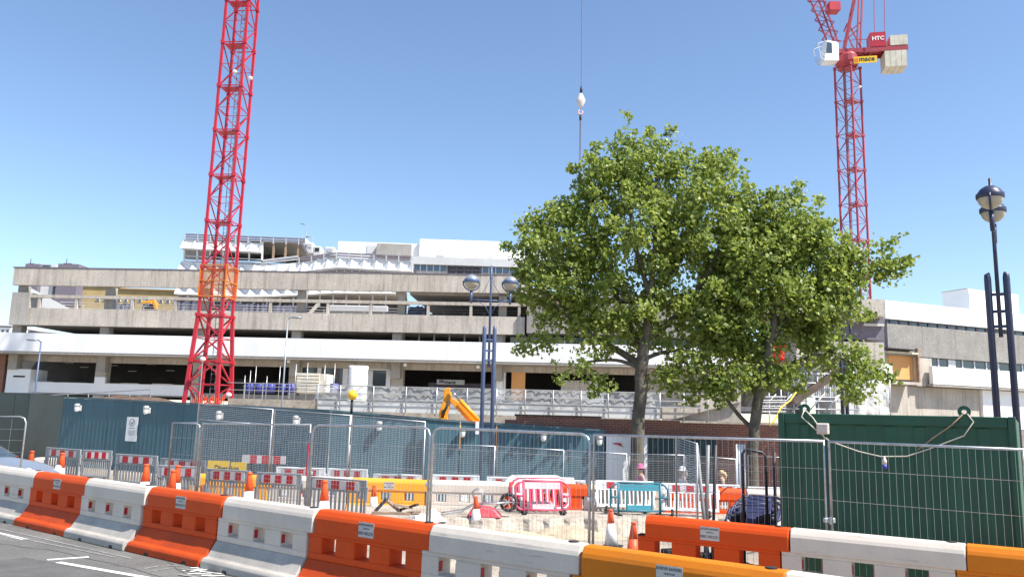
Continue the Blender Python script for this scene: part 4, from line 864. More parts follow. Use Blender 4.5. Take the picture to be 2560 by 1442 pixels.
for i, (x0, x1, h) in enumerate([(262, 300, 4.14), (300, 345, 4.18), (345, 380, 4.13), (380, 430, 4.2), (430, 475, 4.15), (80, 130, 4.16), (150, 215, 4.13)]):
    gcol(x0, x1, h, 4.10, 'parapet_edge', 'concrete', D - .09, D + .19)
gcol(236, 262, 4.6, 4.1, 'column_base', 'whitewall', D - .25, D + .0)
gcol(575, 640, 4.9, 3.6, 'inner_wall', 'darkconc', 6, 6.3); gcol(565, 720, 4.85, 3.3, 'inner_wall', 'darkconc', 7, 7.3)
# window and door frames between columns
gq(745, 912, 872, 917, 'frame_head', 'whiteframe'); gq(745, 917, 751, 968, 'frame_jamb', 'whiteframe'); gq(794, 919, 800, 968, 'frame_jamb', 'whiteframe'); gq(858, 921, 868, 970, 'frame_jamb', 'whiteframe')
gq(751.5, 917.5, 793.5, 968, 'window_pane', 'glass', D + .2, D + .25); gq(800.5, 919.5, 857.5, 970, 'window_pane', 'glass', D + .2, D + .25)
gq(920, 919, 975, 926, 'frame_head', 'whiteframe'); gq(920, 926, 930, 966, 'frame_jamb', 'whiteframe'); gq(966, 926.5, 975, 968, 'frame_jamb', 'whiteframe'); gq(930.5, 964, 965.5, 969, 'frame_sill', 'whiteframe'); gq(931, 927, 965, 963.5, 'window_pane', 'glass', D + .2, D + .25)
gcol(745, 985, 4.0, 2.4, 'dado', 'concrete', D + .05, D + .5)
gcol(1070, 1232, 4.9, 3.2, 'inner_wall', 'purplegrey', 4, 4.3)
gcol(1258, 1263, 5.7, 2.6, 'door_jamb', 'whiteframe'); gcol(1278, 1312, 5.72, 2.5, 'peach_panel', 'peach', D, D + .3); gcol(1240, 1256, 5.2, 2.6, 'plaster_strip', 'whitewall', D - .02, D + .01)
gcol(1402, 1500, 5.2, 2.5, 'plaster_wall', 'concrete', D + .1, D + .4); gcol(1475, 1510, 5.1, 2.6, 'white_door', 'whiteframe', D, D + .09); gcol(1620, 1830, 5.72, 2.5, 'end_wall', 'concrete2', D + .05, D + .5)
# ceiling strip lights in the dark bays and downlights under the soffit
for x, y in ((172, 908), (210, 918), (282, 914), (330, 928), (377, 911), (425, 927)):
    p = MP.p(x, y, 5); m = MB(); MP.zb(p - mu * .35, p + mu * .35, p.z + .05, p.z, 0, .12, m); m.build('strip_light', M['lamplit'], cp)
for x, y in ((785, 897), (925, 902), (1053, 905), (507, 898)):
    p = MP.p(x, y, .3); MB().lathe([(.14, 0), (.14, .12), (.06, .2)], 12, p - V((0, 0, .02))).build('soffit_light', M['steelpaint'], cp, smooth=True)
for x, y in ((722, 902), (1013, 911), (1195, 916)):
    p = MP.p(x, y, -.2); o = tag(MB().lathe([(.02, -.15), (.12, -.1), (.15, 0), (.1, .1), (.03, .14)], 12, p).build('globe_light', M['lamplit'], smooth=True), {722: 'white globe light under the fascia beside the slim lamp', 1013: 'white globe light under the fascia left of the sign', 1195: 'white globe light under the fascia by the twin lamp'}[x], 'light', 'globe lights under the fascia')
# mace sign
p0 = MP.p(1092, 948, 3); p1 = MP.p(1161, 962, 3); root = empty('site_sign', p0, 'grey mace sign hanging in the dark bay', 'sign'); MP.q(1092, 948, 1161, 962, 3, 3.06).build('sign_board', M['whiterefl'], root)
t = text_mb('mace', .42, bold=.012); c = MP.p(1125, 955, 2.99); t.xf(Matrix.Translation(c) @ Matrix.Rotation(math.atan2(MK, 1), 4, 'Z') @ Matrix.Rotation(R(90), 4, 'X')).build('lettering', M['ink'], root)
for k in range(3): q = MP.p(1100 + k * 4, 953, 2.99); MB().box(q.x - .045, q.x + .045, q.y - .01, q.y, q.z - .1, q.z + .1).build('emblem_bar', M['ink'], root)
# wrapped white column and stacked boards on the podium
m = MB(); rnd = random.Random(4); P0 = MP.p(872, 913, -3); P1 = MP.p(911, 1003, -3); nz = 14; nu = 6
for j in range(nz + 1):
    z = P1.z + (P0.z - P1.z) * j / nz
    for k in range(16):
        a = 2 * math.pi * k / 16; hw = (P1.x - P0.x) / 2; sx = max(-1, min(1, 1.35 * math.cos(a))); sy = max(-1, min(1, 1.35 * math.sin(a))); m.v.append(V(((P0.x + P1.x) / 2 + sx * hw * (1 + rnd.uniform(-.05, .05)), P0.y + .5 + sy * .5 * (1 + rnd.uniform(-.08, .08)), z)))
for j in range(nz):
    for k in range(16): m.f.append((j * 16 + k, j * 16 + (k + 1) % 16, j * 16 + 16 + (k + 1) % 16, j * 16 + 16 + k))
m.f.append(tuple(nz * 16 + k for k in range(16))); tag(m.build('wrapped_column', M['wrap'], smooth=True), 'tall object wrapped in crumpled white sheeting on the podium', 'wrapped column')
PD = Plane(54.0, MK)
root = empty('board_stack', PD.p(770, 985), 'stack of pale boards on the podium behind slim scaffold poles', 'boards')
for k in range(6): PD.q(741 + random.uniform(-1, 1), 932 + k * 8.5, 798, 932 + k * 8.5 + 8.2, 0, 1.8).build('board_layer', M['cw'], root, bevel=.02)
PD.q(798.5, 934, 815, 981, .1, 1.7).build('end_cover', M['cw'], root)
# ------- podium, edge barriers, guard rail
PE = Plane(47.0, MK)
o = MB(); a = PE.p(-300, 1036); b = PE.p(2600, 1036); o.hexa([V((a.x, a.y, -1)), V((b.x, b.y, -1)), V((b.x, b.y + 36, -1)), V((a.x, a.y + 36, -1)), V((a.x, a.y, 2.38)), V((b.x, b.y, 2.38)), V((b.x, b.y + 36, 2.38)), V((a.x, a.y + 36, 2.38))])
struct(o.build('podium', M['rubble']))
gl = 'concrete edge blocks along the podium'
xs = [792, 848, 931, 1013, 1090, 1166, 1240, 1312, 1382, 1452, 1520, 1590, 1650]
ids = ['next to the brown retaining wall', 'under the beacon globe', 'right of the wrapped column', 'left of the digger arm', 'behind the digger dipper arm', 'behind the digger boom', 'right of the twin lamp', 'second right of the twin lamp', 'third right of the twin lamp, below the white notice', 'fourth right of the twin lamp', 'beside the larger trunk on its left', 'behind the larger trunk']
for i in range(12):
    x0, x1 = xs[i], xs[i + 1]; yb = 1026 + (x0 - 792) * .022; a = PE.at(x0 + 1, 3.0, .1, 1015); b = PE.at(x1 - 1, 3.0, .1, 1015); zt = 3.03
    m = MB(); PE.zb(a, b, zt, 2.385, .1, .45, m); root = empty('edge_block', a, 'pale concrete edge block ' + ids[i], 'block', gl); m.build('block', M['greywall'], root, bevel=.03)
    for k in range(2): q = b - mu * .2 + V((0, 0, -.15 - k * .2)); MB().lathe([(.03, 0), (.03, .05)], 8, (0, 0, 0)).xf(Matrix.Translation(q) @ Matrix.Rotation(R(90), 4, 'X')).build('lifting_hole', M['black'], root)
root = empty('guard_rail', PE.p(1240, 1000), 'galvanised guard rail with pale netting along the podium edge', 'guard rail')
for i, x in enumerate(xs + [1710, 1770]):
    p = PE.at(x, 2.4, -.02, 1020); q = V((p.x, p.y, 3.92)); MB().tube([p, q], .035, 7).build('rail_post', M['galv'], root, smooth=True)
    MB().tube([V((p.x - .05, p.y, 3.35)), V((p.x - .25, p.y - .1, 2.9))], .02, 6).build('rail_brace', M['galv'], root)
a = PE.at(792, 3, -.02, 1000); b = PE.at(1770, 3, -.02, 1000)
for z in (3.9, 3.45, 3.1): MB().tube([V((a.x, a.y, z)), V((b.x, b.y, z))], .025, 6).build('rail', M['galv'], root)
for i in range(12):
    a = PE.at(xs[i] + 1.5, 3, .04, 1000); b = PE.at(xs[i + 1] - 1.5, 3, .04, 1000); n_ = 8; m = MB()
    for k in range(n_ + 1):
        for z in (3.06, 3.3, 3.6, 3.88): p = a.lerp(b, k / n_); m.v.append(V((p.x, p.y + random.uniform(-.06, .06), z)))
    for k in range(n_):
        for j in range(3): m.f.append((k * 4 + j, k * 4 + 4 + j, k * 4 + 5 + j, k * 4 + 1 + j))
    m.build('netting', M['guardnet'], root, smooth=True)
PE.q(570, 995, 792, 1034, .0, .6).build('retaining_wall', M['rubble']); tag(bpy.data.objects['retaining_wall'], 'brown concrete retaining wall right of the crane base', 'wall')
root = empty('upper_guard_rail', PE.p(620, 980, .3), 'light guard rail along the top of the brown retaining wall', 'guard rail')
for x in (610, 655, 705, 722, 790): p = PE.p(x, 996, .3); MB().tube([V((p.x, p.y, p.z)), V((p.x, p.y, 3.95))], .03, 6).build('rail_post', M['galv'], root)
for z in (3.92, 3.5): a = PE.at(570, z, .3, 980); b = PE.at(792, z, .3, 980); MB().tube([a, b], .022, 6).build('rail', M['galv'], root)
# scaffold uprights behind
root = empty('scaffold', PD.p(700, 985, -1), 'slim scaffold uprights with ledgers and blue drums', 'scaffold')
for x, yt in ((613, 938), (627, 926), (641, 915), (668, 940), (701, 915), (713, 910), (741, 910), (770, 907), (813, 912), (838, 909)):
    a = PD.p(x - 2, 1005, -1); b = PD.p(x, yt, -1); MB().tube([V((b.x, b.y, 2.4)), b], .028, 6).build('upright', M['galv'], root, smooth=True)
for y0 in (957, 965): a = PD.p(608, y0, -1.05); b = PD.p(862, y0 + 6, -1.05); MB().tube([a, b], .025, 6).build('ledger', M['galv'], root, smooth=True)
for i, x in enumerate((622, 650, 664, 678, 706, 728, 835)): p = PD.p(x, 976, -.6); tag(MB().lathe([(.28, 0), (.3, .3), (.28, .62)], 14, V((p.x, p.y, p.z - .15))).build('blue_drum', M['bluetarp'], smooth=True), ('first', 'second', 'third', 'fourth', 'fifth', 'sixth', 'seventh')[i] + ' blue drum from the left among the podium scaffold uprights', 'drum', 'blue drums on the podium')
# earth bank and loose rails left of the crane
p = PE.p(330, 1005, -1); heap('rubble_bank', V((p.x, p.y, 1.6)), 7.5, 2.5, 1.3, M['soil'], 'brown rubble bank on the podium left of the crane', 'rubble', 11, n=40, m_=9, jag=.3)
root = empty('site_rail', PE.p(180, 1000, -1), 'sloping temporary handrail above the left hoarding', 'guard rail')
for i in range(5):
    a = PE.p(118 + i * 52, 988 - i * 3, -1); b = PE.p(170 + i * 52, 985 - i * 3, -1); MB().tube([a, b], .03, 6).build('rail', M['galv'], root); MB().tube([a - V((0, 0, .3)), b - V((0, 0, .3))], .025, 6).build('rail', M['galv'], root); MB().tube([b, V((b.x, b.y, 1.8))], .03, 6).build('rail_post', M['galv'], root)
# ================================================================== folded-panel building behind
FP = Plane(86.0, .04)
fb = empty('folded_panel_building', FP.p(740, 760), 'pale building with rows of folded white spandrel panels and open bays', 'building')
def folded(x0, x1, n_, tops, h, nm='folded_panel', proj=.95):
    """row of folded panels; tops = list of (px, py) along the top edge"""
    def ty(x):
        for (xa, ya), (xb, yb) in zip(tops, tops[1:]):
            if xa <= x <= xb: return ya + (yb - ya) * (x - xa) / (xb - xa)
        return tops[-1][1]
    for i in range(n_):
        xa = x0 + (x1 - x0) * i / n_; xb = x0 + (x1 - x0) * (i + 1) / n_
        a = FP.p(xa, ty(xa)); b = FP.p(xb, ty(xb)); c = (a + b) / 2; o_ = FP.n
        v = [a, b, a - o_ * proj - V((0, 0, h)), b - o_ * proj - V((0, 0, h)), c - V((0, 0, h * .72)) + FP.u * .1, a + o_ * .3, b + o_ * .3, a + o_ * .3 - V((0, 0, h)), b + o_ * .3 - V((0, 0, h))]
        m = MB(); m.add(v, [(0, 2, 4), (0, 4, 1), (1, 4, 3), (2, 7, 8, 3), (2, 3, 4), (0, 1, 6, 5), (5, 6, 8, 7), (0, 5, 7, 2), (1, 3, 8, 6)]); m.build(nm, M['folded'], fb)
folded(460, 657, 7, [(460, 598), (657, 608)], 1.15)
folded(453, 1033, 19, [(453, 653), (660, 662), (740, 657), (842, 643), (1033, 654)], 1.25)
folded(446, 990, 18, [(446, 706), (640, 714), (740, 710), (842, 704), (990, 706)], 1.35)
def fq(x0, y0, x1, y1, nm, mat, d0=0, d1=.3): return FP.q(x0, y0, x1, y1, d0, d1).build(nm, M[mat], fb)
def fbar(x0, y0, x1, y1, w_, nm, mat, off=0): return MB().bar(FP.p(x0, y0, off), FP.p(x1, y1, off), w_).build(nm, M[mat], fb)
# decks and dark interior
for (x0, y0, x1, y1) in ((462, 652, 745, 668), (455, 700, 1000, 722)): fq(x0, y0, x1, y1, 'deck', 'concrete2', .35, 14)
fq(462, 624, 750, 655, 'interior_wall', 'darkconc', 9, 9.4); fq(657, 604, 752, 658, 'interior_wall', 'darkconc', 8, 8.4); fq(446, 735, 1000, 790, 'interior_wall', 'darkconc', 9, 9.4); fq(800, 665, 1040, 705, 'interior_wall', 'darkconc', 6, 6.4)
fq(463, 597, 750, 606, 'roof_deck', 'concrete2', .35, 12)
# posts in the bays
for i in range(7):
    x = 462 + i * 32.5; fbar(x, 600, x - 2, 652, .16, 'bay_post', 'whiteframe', .1)
for x in (685, 715, 747): fbar(x, 607, x - 3, 656, .2, 'bay_post', 'plank', .1)
for i in range(16): x = 470 + i * 33; fbar(x, 736, x - 1, 768, .14, 'bay_post', 'steelpaint', .1)
for i in range(11): x = 842 + i * 19; fbar(x, 668 + i * .5, x, 682, .12, 'bay_post', 'steelpaint', .1)
for y in (640, 648): fbar(464, y, 655, y + 9, .10, 'bay_rail', 'steelpaint', -.05)
fbar(657, 652, 745, 641, .2, 'bay_rail', 'steelpaint', -.05); fbar(657, 657, 745, 648, .14, 'bay_rail', 'steelpaint', -.05)
# roof rails
for (xa, ya, xb, yb) in ((464, 586, 763, 598), (464, 592, 763, 604), (748, 645, 842, 633), (748, 650, 842, 639), (842, 633, 1030, 642), (842, 639, 1030, 649)): fbar(xa, ya, xb, yb, .16, 'roof_rail', 'purplegrey', -.1)
for i in range(10): x = 464 + i * 31.5; y = 586 + (x - 464) * .04; fbar(x, y, x - 1, y + 15, .13, 'rail_post', 'steelpaint', -.12)
for i in range(4): x = 748 + i * 31; y = 644 - (x - 748) * .12; fbar(x, y, x, y + 15, .13, 'rail_post', 'steelpaint', -.12)
for i in range(7): x = 842 + i * 31; y = 632 + (x - 842) * .05; fbar(x, y, x, y + 17, .13, 'rail_post', 'steelpaint', -.12)
m = MB(); m.bar(FP.p(750, 600, 0), FP.p(772, 640, 0), .35, .2); m.build('stair_string', M['purplegrey'], fb)
for k in range(5): fbar(752 + k * 4.5, 598 + k * 8, 756 + k * 4.5, 590 + k * 8, .08, 'stair_rail', 'steelpaint', -.1)
# roof plant
for i, (x0, y0, x1, y1, mt, lb) in enumerate([(752, 596, 766, 612, 'whitewall', 'small white roof unit at the top of the stair'), (766, 606, 782, 634, 'greywall', 'tall pale roof duct behind the stair'), (783, 615, 802, 640, 'greywall', 'roof fan unit with a dark grille'), (812, 617, 836, 640, 'greywall', 'low grey roof unit left of the white block')]):
    root = empty('roof_unit', FP.p(x0, y1, 2), lb, 'roof unit', 'roof plant units'); FP.q(x0, y0, x1, y1, 2, 4).build('casing', M[mt], root, bevel=.08); FP.q(x0 + (x1 - x0) * .25, y0 + 4, x1 - (x1 - x0) * .25, y0 + 13, 1.95, 2.01).build('grille', M['black'] if i == 2 else M['steelpaint'], root)
# ================================================================== white rooftop blocks
RB = Plane(100.0, .03)
wb = empty('white_rooftop_block', RB.p(1050, 680), 'large white rooftop block with a strip of windows', 'building')
def rq(x0, y0, x1, y1, nm, mat, d0=0, d1=8, par=None): return RB.q(x0, y0, x1, y1, d0, d1).build(nm, M[mat], par or wb)
rq(846, 603, 1052, 660, 'low_block', 'whitewall', .5, 9); rq(1050, 597, 1249, 650, 'high_block', 'whitewall', 0, 10); rq(1249.5, 624, 1420, 655, 'side_block', 'whitewall', .3, 10)
rq(918, 613, 941, 634, 'louvre', 'greywall', .4, .49); rq(942, 608, 1027, 642, 'plant_screen', 'concrete2', -.6, 2); rq(1095, 632, 1110, 640, 'vent_hood', 'greywall', -.4, 0); rq(1227, 638, 1234, 647, 'vent_hood', 'greywall', -.4, 0)
rq(1028, 640, 1300, 668, 'grey_band', 'greywall', -1.5, -.3)
m = MB()
RB.q(1030, 657, 1440, 692, -.9, -.4).build('window_back', M['greywall'], wb)
for i in range(5): x = 1035 + i * 16.4; w_ = rq(x, 658.5 + i * .4, x + 13.5, 675 + i * .4, 'window', 'glassblue', -1.05, -.95); rq(x - 1.5, 658.5 + i * .4, x - .2, 683, 'mullion', 'whiteframe', -1.1, -.92)
rq(1120, 657, 1203, 688, 'recess', 'darkconc', -1.08, -.92)
for i in range(4): x = 1124 + i * 20; f_ = rq(x, 664 + i * .5, x + 13, 668 + i * .5, 'shutter_bar', 'purplegrey', -1.14, -1.09); rq(x, 672 + i * .5, x + 13, 676 + i * .5, 'shutter_bar', 'purplegrey', -1.14, -1.09); rq(x + 15, 660, x + 18, 688, 'shutter_post', 'purplegrey', -1.16, -1.09)
for i in range(5): x = 1206 + i * 17; rq(x, 668 + i * .4, x + 14, 681 + i * .4, 'window', 'glassblue', -1.05, -.95); rq(x - 1.5, 668, x - .2, 690, 'mullion', 'whiteframe', -1.1, -.92)
# ================================================================== things far left
OB = Plane(105.0, .05)
ob = empty('ochre_building', OB.p(340, 780), 'low ochre brick building with white windows seen through the car park', 'building')
OB.q(208, 716, 470, 785, 0, 12).build('wall', M['ochre'], ob); OB.q(206, 714, 300, 717, -.2, 12.2).build('parapet', M['plank'], ob); OB.q(235, 708, 290, 716, 2, 6).build('stair_tower', M['ochre'], ob); OB.q(288, 722, 470, 727, -.25, .0).build('eaves', M['plank'], ob)
for i in range(12):
    x = 240 + i * 17.5
    if 262 < x < 280: continue
    f_ = OB.q(x, 741 + i * .5, x + 9, 752 + i * .5, -.08, .0).build('window', M['whiteframe'], ob); OB.q(x + 1.5, 742.5 + i * .5, x + 7.5, 750.5 + i * .5, -.11, -.085).build('pane', M['glass'], f_)
TB = Plane(140, 0)
for (x0, y0, x1, y1, lb) in ((64, 659, 88, 676, 'dark tower roof at the far left above the car park beam'), (146, 659, 186, 676, 'second dark tower roof above the car park beam')):
    root = empty('far_tower', TB.p(x0, 900), lb, 'tower', 'far dark towers'); TB.q(x0, y0, x1, 760, 0, 10).build('shaft', M['purplegrey'], root); TB.q(x0 + (x1 - x0) * .3, y0 - 1.5, x1 - (x1 - x0) * .2, y0 - .01, 2, 7).build('roof_cap', M['purplegrey'], root)
    p = TB.p((x0 + x1) / 2, y0, 4); MB().tube([p, p + V((0, 0, .9))], .06, 5).build('mast', M['black'], root)
root = empty('far_tower', TB.p(90, 900), 'pale glazed roof between the two dark towers', 'tower', 'far dark towers'); TB.q(89, 660, 127, 760, 1, 9).build('shaft', M['greywall'], root); TB.q(90, 661.5, 126, 667, .9, .99).build('glazing', M['glass'], root)
WT = Plane(130, 0); root = empty('far_white_building', WT.p(10, 900), 'far white building with a grey roof at the left edge', 'building'); WT.q(-90, 815, 28, 845, 0, 10).build('wall', M['whitewall'], root); WT.q(-90, 809, 28, 815, -.3, 10.3).build('roof', M['greywall'], root)
for i in range(4): WT.q(-20 + i * 12, 824, -15 + i * 12, 830, -.1, 0).build('window', M['glass'], root)
# ---- clutter on the open parking deck
DP = Plane(64.0, MK)
root = empty('deck_netting_rail', DP.p(600, 775), 'dark debris netting hung on rails along the open parking deck', 'netting')
for (x0, x1, yt) in ((280, 330, 760), (438, 500, 752), (575, 640, 757), (640, 672, 760), (680, 745, 762), (1020, 1070, 765)):
    a = DP.p(x0, yt); b = DP.p(x1, yt + 1); n_ = 10; m = MB()
    for k in range(n_ + 1):
        p = a.lerp(b, k / n_); q = random.uniform(-.12, .12); m.v += [V((p.x, p.y + q, 8.96)), V((p.x, p.y + q * .5, p.z + random.uniform(-.12, .1)))]
    for k in range(n_): m.f.append((2 * k, 2 * k + 2, 2 * k + 3, 2 * k + 1))
    m.build('netting', M['net'], root)
for y in (757, 764, 770):
    MB().tube([DP.p(150, y - 2, -.3), DP.p(1310, y + 21, -.3)], .022, 5).build('rail', M['steelpaint'], root)
for i in range(24): p = DP.p(160 + i * 50, 760 + i, -.3); MB().tube([V((p.x, p.y, 8.95)), V((p.x, p.y, p.z))], .025, 5).build('rail_post', M['steelpaint'], root)
for i, (x0, y0, x1, y1, mt, lb) in enumerate([(443, 765, 482, 771, 'whitewall', 'white board lying on the deck left of the crane'), (594, 766, 606, 776, 'whitewall', 'white notice board on the deck right of the crane'), (690, 768, 735, 772, 'whitewall', 'long white board on the deck beside the column'), (822, 762, 925, 778, 'greywall', 'pale broken parapet wall on the deck'), (930, 764, 968, 778, 'greywall', 'pale broken wall end on the deck')]):
    tag(DP.q(x0, y0, x1, y1 + 1, 1, 1.4).build('deck_board', M[mt], bevel=.05), lb, 'board', 'boards on the parking deck')
tag(rampbox('deck_ramp', [DP.p(770, 782, 2), DP.p(800, 748, 2), DP.p(800, 748, 5), DP.p(770, 782, 5)], .5, 'cw', None), 'sand coloured sloping slab on the deck', 'slab')
root = empty('mini_excavator', DP.p(370, 778, 2), 'small yellow excavator on the open parking deck', 'excavator')
DP.q(352, 752, 378, 759, 2, 3.4).build('canopy', M['digger'], root, bevel=.05); DP.q(355, 759.5, 372, 770, 2.1, 3.2).build('engine_cover', M['black'], root, bevel=.05); DP.q(353, 770.5, 380, 777, 1.9, 3.3).build('track', M['black'], root, bevel=.1)
MB().bar(DP.p(374, 756, 2.3), DP.p(384, 752, 2.3), .3).bar(DP.p(384, 751, 2.3), DP.p(391, 772, 2.3), .22).build('arm', M['digger'], root)
t = text_mb('CAT', .32, bold=.008); c = DP.p(364, 764, 2.08); t.xf(Matrix.Translation(c) @ Matrix.Rotation(R(90), 4, 'X')).build('lettering', M['whitewall'], root)
# ================================================================== right-hand building
GP = Plane(58.0, .40)
rb = empty('library_building', GP.p(2400, 1030), 'building with two white bands and pebble-dashed panels at the right', 'building')
def gp(x0, y0, x1, y1, nm, mat, d0=0, d1=.5, par=None): return GP.q(x0, y0, x1, y1, d0, d1).build(nm, M[mat], par or rb)
def gz(x0, x1, zt, zb_, nm, mat, d0=0, d1=.5):
    a = GP.at(x0, (zt + zb_) / 2, d0, 850); b = GP.at(x1, (zt + zb_) / 2, d0, 850); m = MB(); GP.zb(a, b, zt, zb_, d0, d1, m); return m.build(nm, M[mat], rb)
def gpan(x0, x1, zt, zb_, wid, d0, d1, nm, mat): panels(x0, x1, zt, zb_, wid, d0, d1, nm, M[mat], rb, GP)
gpan(2213, 2760, 13.65, 12.0, 3.2, 0, .3, 'white_band_panel', 'whitewall')
gz(2215, 2760, 13.6, 6.6, 'core', 'greywall', .8, 18)
gz(2217, 2760, 12.0, 11.58, 'strip_window', 'glass', .45, .6)
for i in range(20): gz(2225 + i * 24, 2229 + i * 24, 12.0, 11.6, 'mullion', 'purplegrey', .36, .44)
gpan(2219, 2760, 11.56, 8.75, 4.2, .05, .4, 'pebble_panel', 'pebble')
gz(2312, 2760, 8.72, 7.9, 'strip_window', 'glass', .45, .6)
for i in range(14): gz(2345 + i * 30, 2348 + i * 30, 8.72, 7.9, 'mullion', 'whiteframe', .38, .44)
gz(2371, 2389, 8.70, 7.95, 'white_pane', 'whiteframe', .36, .45)
gpan(2332, 2760, 7.9, 6.3, 5.5, -.6, -.2, 'lower_band_panel', 'whitewall')
gz(2332, 2760, 6.3, 6.1, 'band_underside', 'concrete2', -.55, 2)
gpan(2224, 2458, 6.05, 2.0, 3.4, .6, 1.0, 'base_panel', 'concrete'); gz(2459, 2760, 6.05, 2.0, 'white_base', 'whitewall', .3, .9)
gz(2290, 2331, 8.7, 6.1, 'stub_wall', 'concrete', .1, .8)
# orange boarded opening
gp(2216, 868, 2296, 876, 'roof_felt', 'black', -.9, .3); gp(2222, 876.5, 2296, 886, 'timber_fascia', 'cw', -.3, .3); gp(2222, 886.5, 2292, 950, 'peach_boarding', 'peach', .4, .7)
gp(2206, 950.5, 2296, 962, 'ledge', 'concrete', -.8, .8); gp(2170, 906, 2232, 950, 'white_hut', 'whitewall', -.9, .2); gp(2294, 870, 2302, 955, 'reveal', 'plank', -.2, .7)
rp = Plane(64, .4); root = empty('roof_plant_room', rp.p(2400, 780), 'white box plant room on the right-hand roof', 'plant room')
a = rp.p(2421, 722); b = rp.p(2545, 740); m = MB(); rp.zb(a, b, a.z, 12.5, 0, 3.2, m); m.build('casing', M['whitewall'], root); rp.q(2423, 733, 2424.5, 757, -.06, 0).build('pipe', M['steelpaint'], root); rp.q(2424, 756, 2435, 758, -.06, 0).build('pipe', M['steelpaint'], root)
a = rp.p(2421, 722); MB().bar(a + V((-.05, 0, .05)), a + rp.n * 3.2 + V((-.05, 0, .05)), .12).build('roof_edge', M['greywall'], root)
# concrete wall and window piece between tree and right building
XP = Plane(57.5, 0); root = empty('link_block', XP.p(2190, 1000), 'concrete link block between the tree and the right-hand building', 'building')
XP.q(1990, 752, 2212, 790, 0, 4).build('parapet', M['concrete'], root); XP.q(1990, 790.5, 2211, 850, 1.5, 4).build('window_wall', M['purplegrey'], root); XP.q(2160, 808, 2211, 815, 1.2, 1.49).build('transom', M['greywall'], root); XP.q(1990, 850.5, 2212, 906, -.3, 4).build('lower_wall', M['concrete'], root); XP.q(2085, 906.5, 2215, 1040, .2, 4).build('base_wall', M['sheet'], root)
# ---- ramp wall and scaffold stair behind the small tree
root = empty('ramp_wall', PE.p(1750, 1040), 'pinkish concrete ramp wall with joints behind the trees', 'wall')
rampbox('ramp_slab', [PE.p(1655, 1050, .5), PE.p(1852, 1000, .5), PE.p(1852, 1000, 1.3), PE.p(1655, 1050, 1.3)], 3.2, 'concrete2', root)
rampbox('ramp_parapet', [PE.p(1655, 1018, .2), PE.p(1852, 966, .2), PE.p(1852, 966, .45), PE.p(1655, 1018, .45)], .85, 'concrete', root)
SP = Plane(40.0, 0); root = empty('scaffold_stair', SP.p(2000, 1050), 'scaffold stair tower with boarded flight behind the smaller tree', 'scaffold')
for i in range(9):
    for d_ in (0, 1.5):
        x = 1895 + i * 30; p = SP.p(x, 1040, d_); q = SP.p(x - 4, 876 if i > 2 else 930, d_); MB().tube([V((q.x, q.y, -.5)), q], .032, 6).build('standard', M['steelpaint' if i % 2 else 'galv'], root, smooth=True)
for k, (y, xa) in enumerate(((884, 1960), (892, 1960), (932, 1895), (955, 1895), (990, 1890), (1000, 1890), (1020, 1890))):
    for d_ in (-.05, 1.55): MB().tube([SP.p(xa, y, d_), SP.p(2150, y + 4, d_)], .03, 6).build('ledger', M['galv'], root, smooth=True)
for i in range(6): MB().tube([SP.p(1900 + i * 40, 1030, -.1), SP.p(1940 + i * 40, 985, -.1)], .028, 6).build('brace', M['galv'], root, smooth=True)
a = SP.p(1975, 1005, .4); b = SP.p(2110, 915, .4); MB().bar(a, b, 1.0, .12).build('stair_flight', M['darkplank'], root); MB().bar(a - V((0, .55, .0)), b - V((0, .55, 0)), .06, .35).build('stair_string', M['darkplank'], root); MB().bar(a - V((0, .6, -.9)), b - V((0, .6, -.9)), .06).build('handrail', M['galv'], root)
SP.q(2025, 895, 2102, 912, -.2, 1.6).build('platform', M['darkplank'], root)
for i in range(26): x = 1972 + i * 5.0; MB().bar(SP.p(x, 915 if x > 2020 else 940, 1.7), SP.p(x - 1, 990, 1.7), .06).build('sheeting_strip', M['steelpaint'] if i % 3 else M['whitewall'], root)
# lattice beams stacked on the brick wall
root = empty('lattice_beams', SP.p(1925, 1000, -2), 'stack of aluminium lattice beams behind the smaller trunk', 'beams')
for k in range(3):
    y = 992 + k * 14; MB().tube([SP.p(1904, y, -2), SP.p(1965, y, -2)], .03, 6).tube([SP.p(1904, y + 9, -2), SP.p(1965, y + 9, -2)], .03, 6).build('chord', M['galv'], root)
    m = MB()
    for i in range(5): m.tube([SP.p(1904 + i * 12, y, -2), SP.p(1910 + i * 12, y + 9, -2)], .018, 5); m.tube([SP.p(1910 + i * 12, y + 9, -2), SP.p(1916 + i * 12, y, -2)], .018, 5)
    m.build('lacing', M['galv'], root)
# netting-wrapped scaffold
NP = Plane(41.0, .1); root = empty('netted_scaffold', NP.p(2180, 1035), 'scaffold wrapped in translucent white netting left of the base wall', 'scaffold')
m = MB(); n_ = 12; h_ = 10; rnd = random.Random(3)
for j in range(h_ + 1):
    for i in range(n_ + 1): p = NP.p(2140 + (2224 - 2140) * i / n_, 952 + (1040 - 952) * j / h_); m.v.append(p + V((0, rnd.uniform(-.1, .1), rnd.uniform(-.03, .03))))
for j in range(h_):
    for i in range(n_): a = j * (n_ + 1) + i; m.f.append((a, a + 1, a + n_ + 2, a + n_ + 1))
m.build('net_front', M['whitenet'], root, smooth=True)
for x in (2140, 2168, 2196, 2224): MB().tube([NP.p(x, 945, .3), NP.p(x + 3, 1045, .3)], .03, 6).build('standard', M['galv'], root, smooth=True)
for y in (952, 990, 1020): MB().tube([NP.p(2138, y, .3), NP.p(2226, y + 2, .3)], .03, 6).build('ledger', M['galv'], root, smooth=True)
tag(MB().tube([W(1925, 1063, 20), W(1940, 1045, 20.2), W(1952, 1018, 20.4), W(1975, 1001, 20.6), W(1990, 980, 20.8)], .022, 6).build('yellow_hose', M['yellowhose'], smooth=True), 'yellow hose hanging above the brick wall', 'hose')
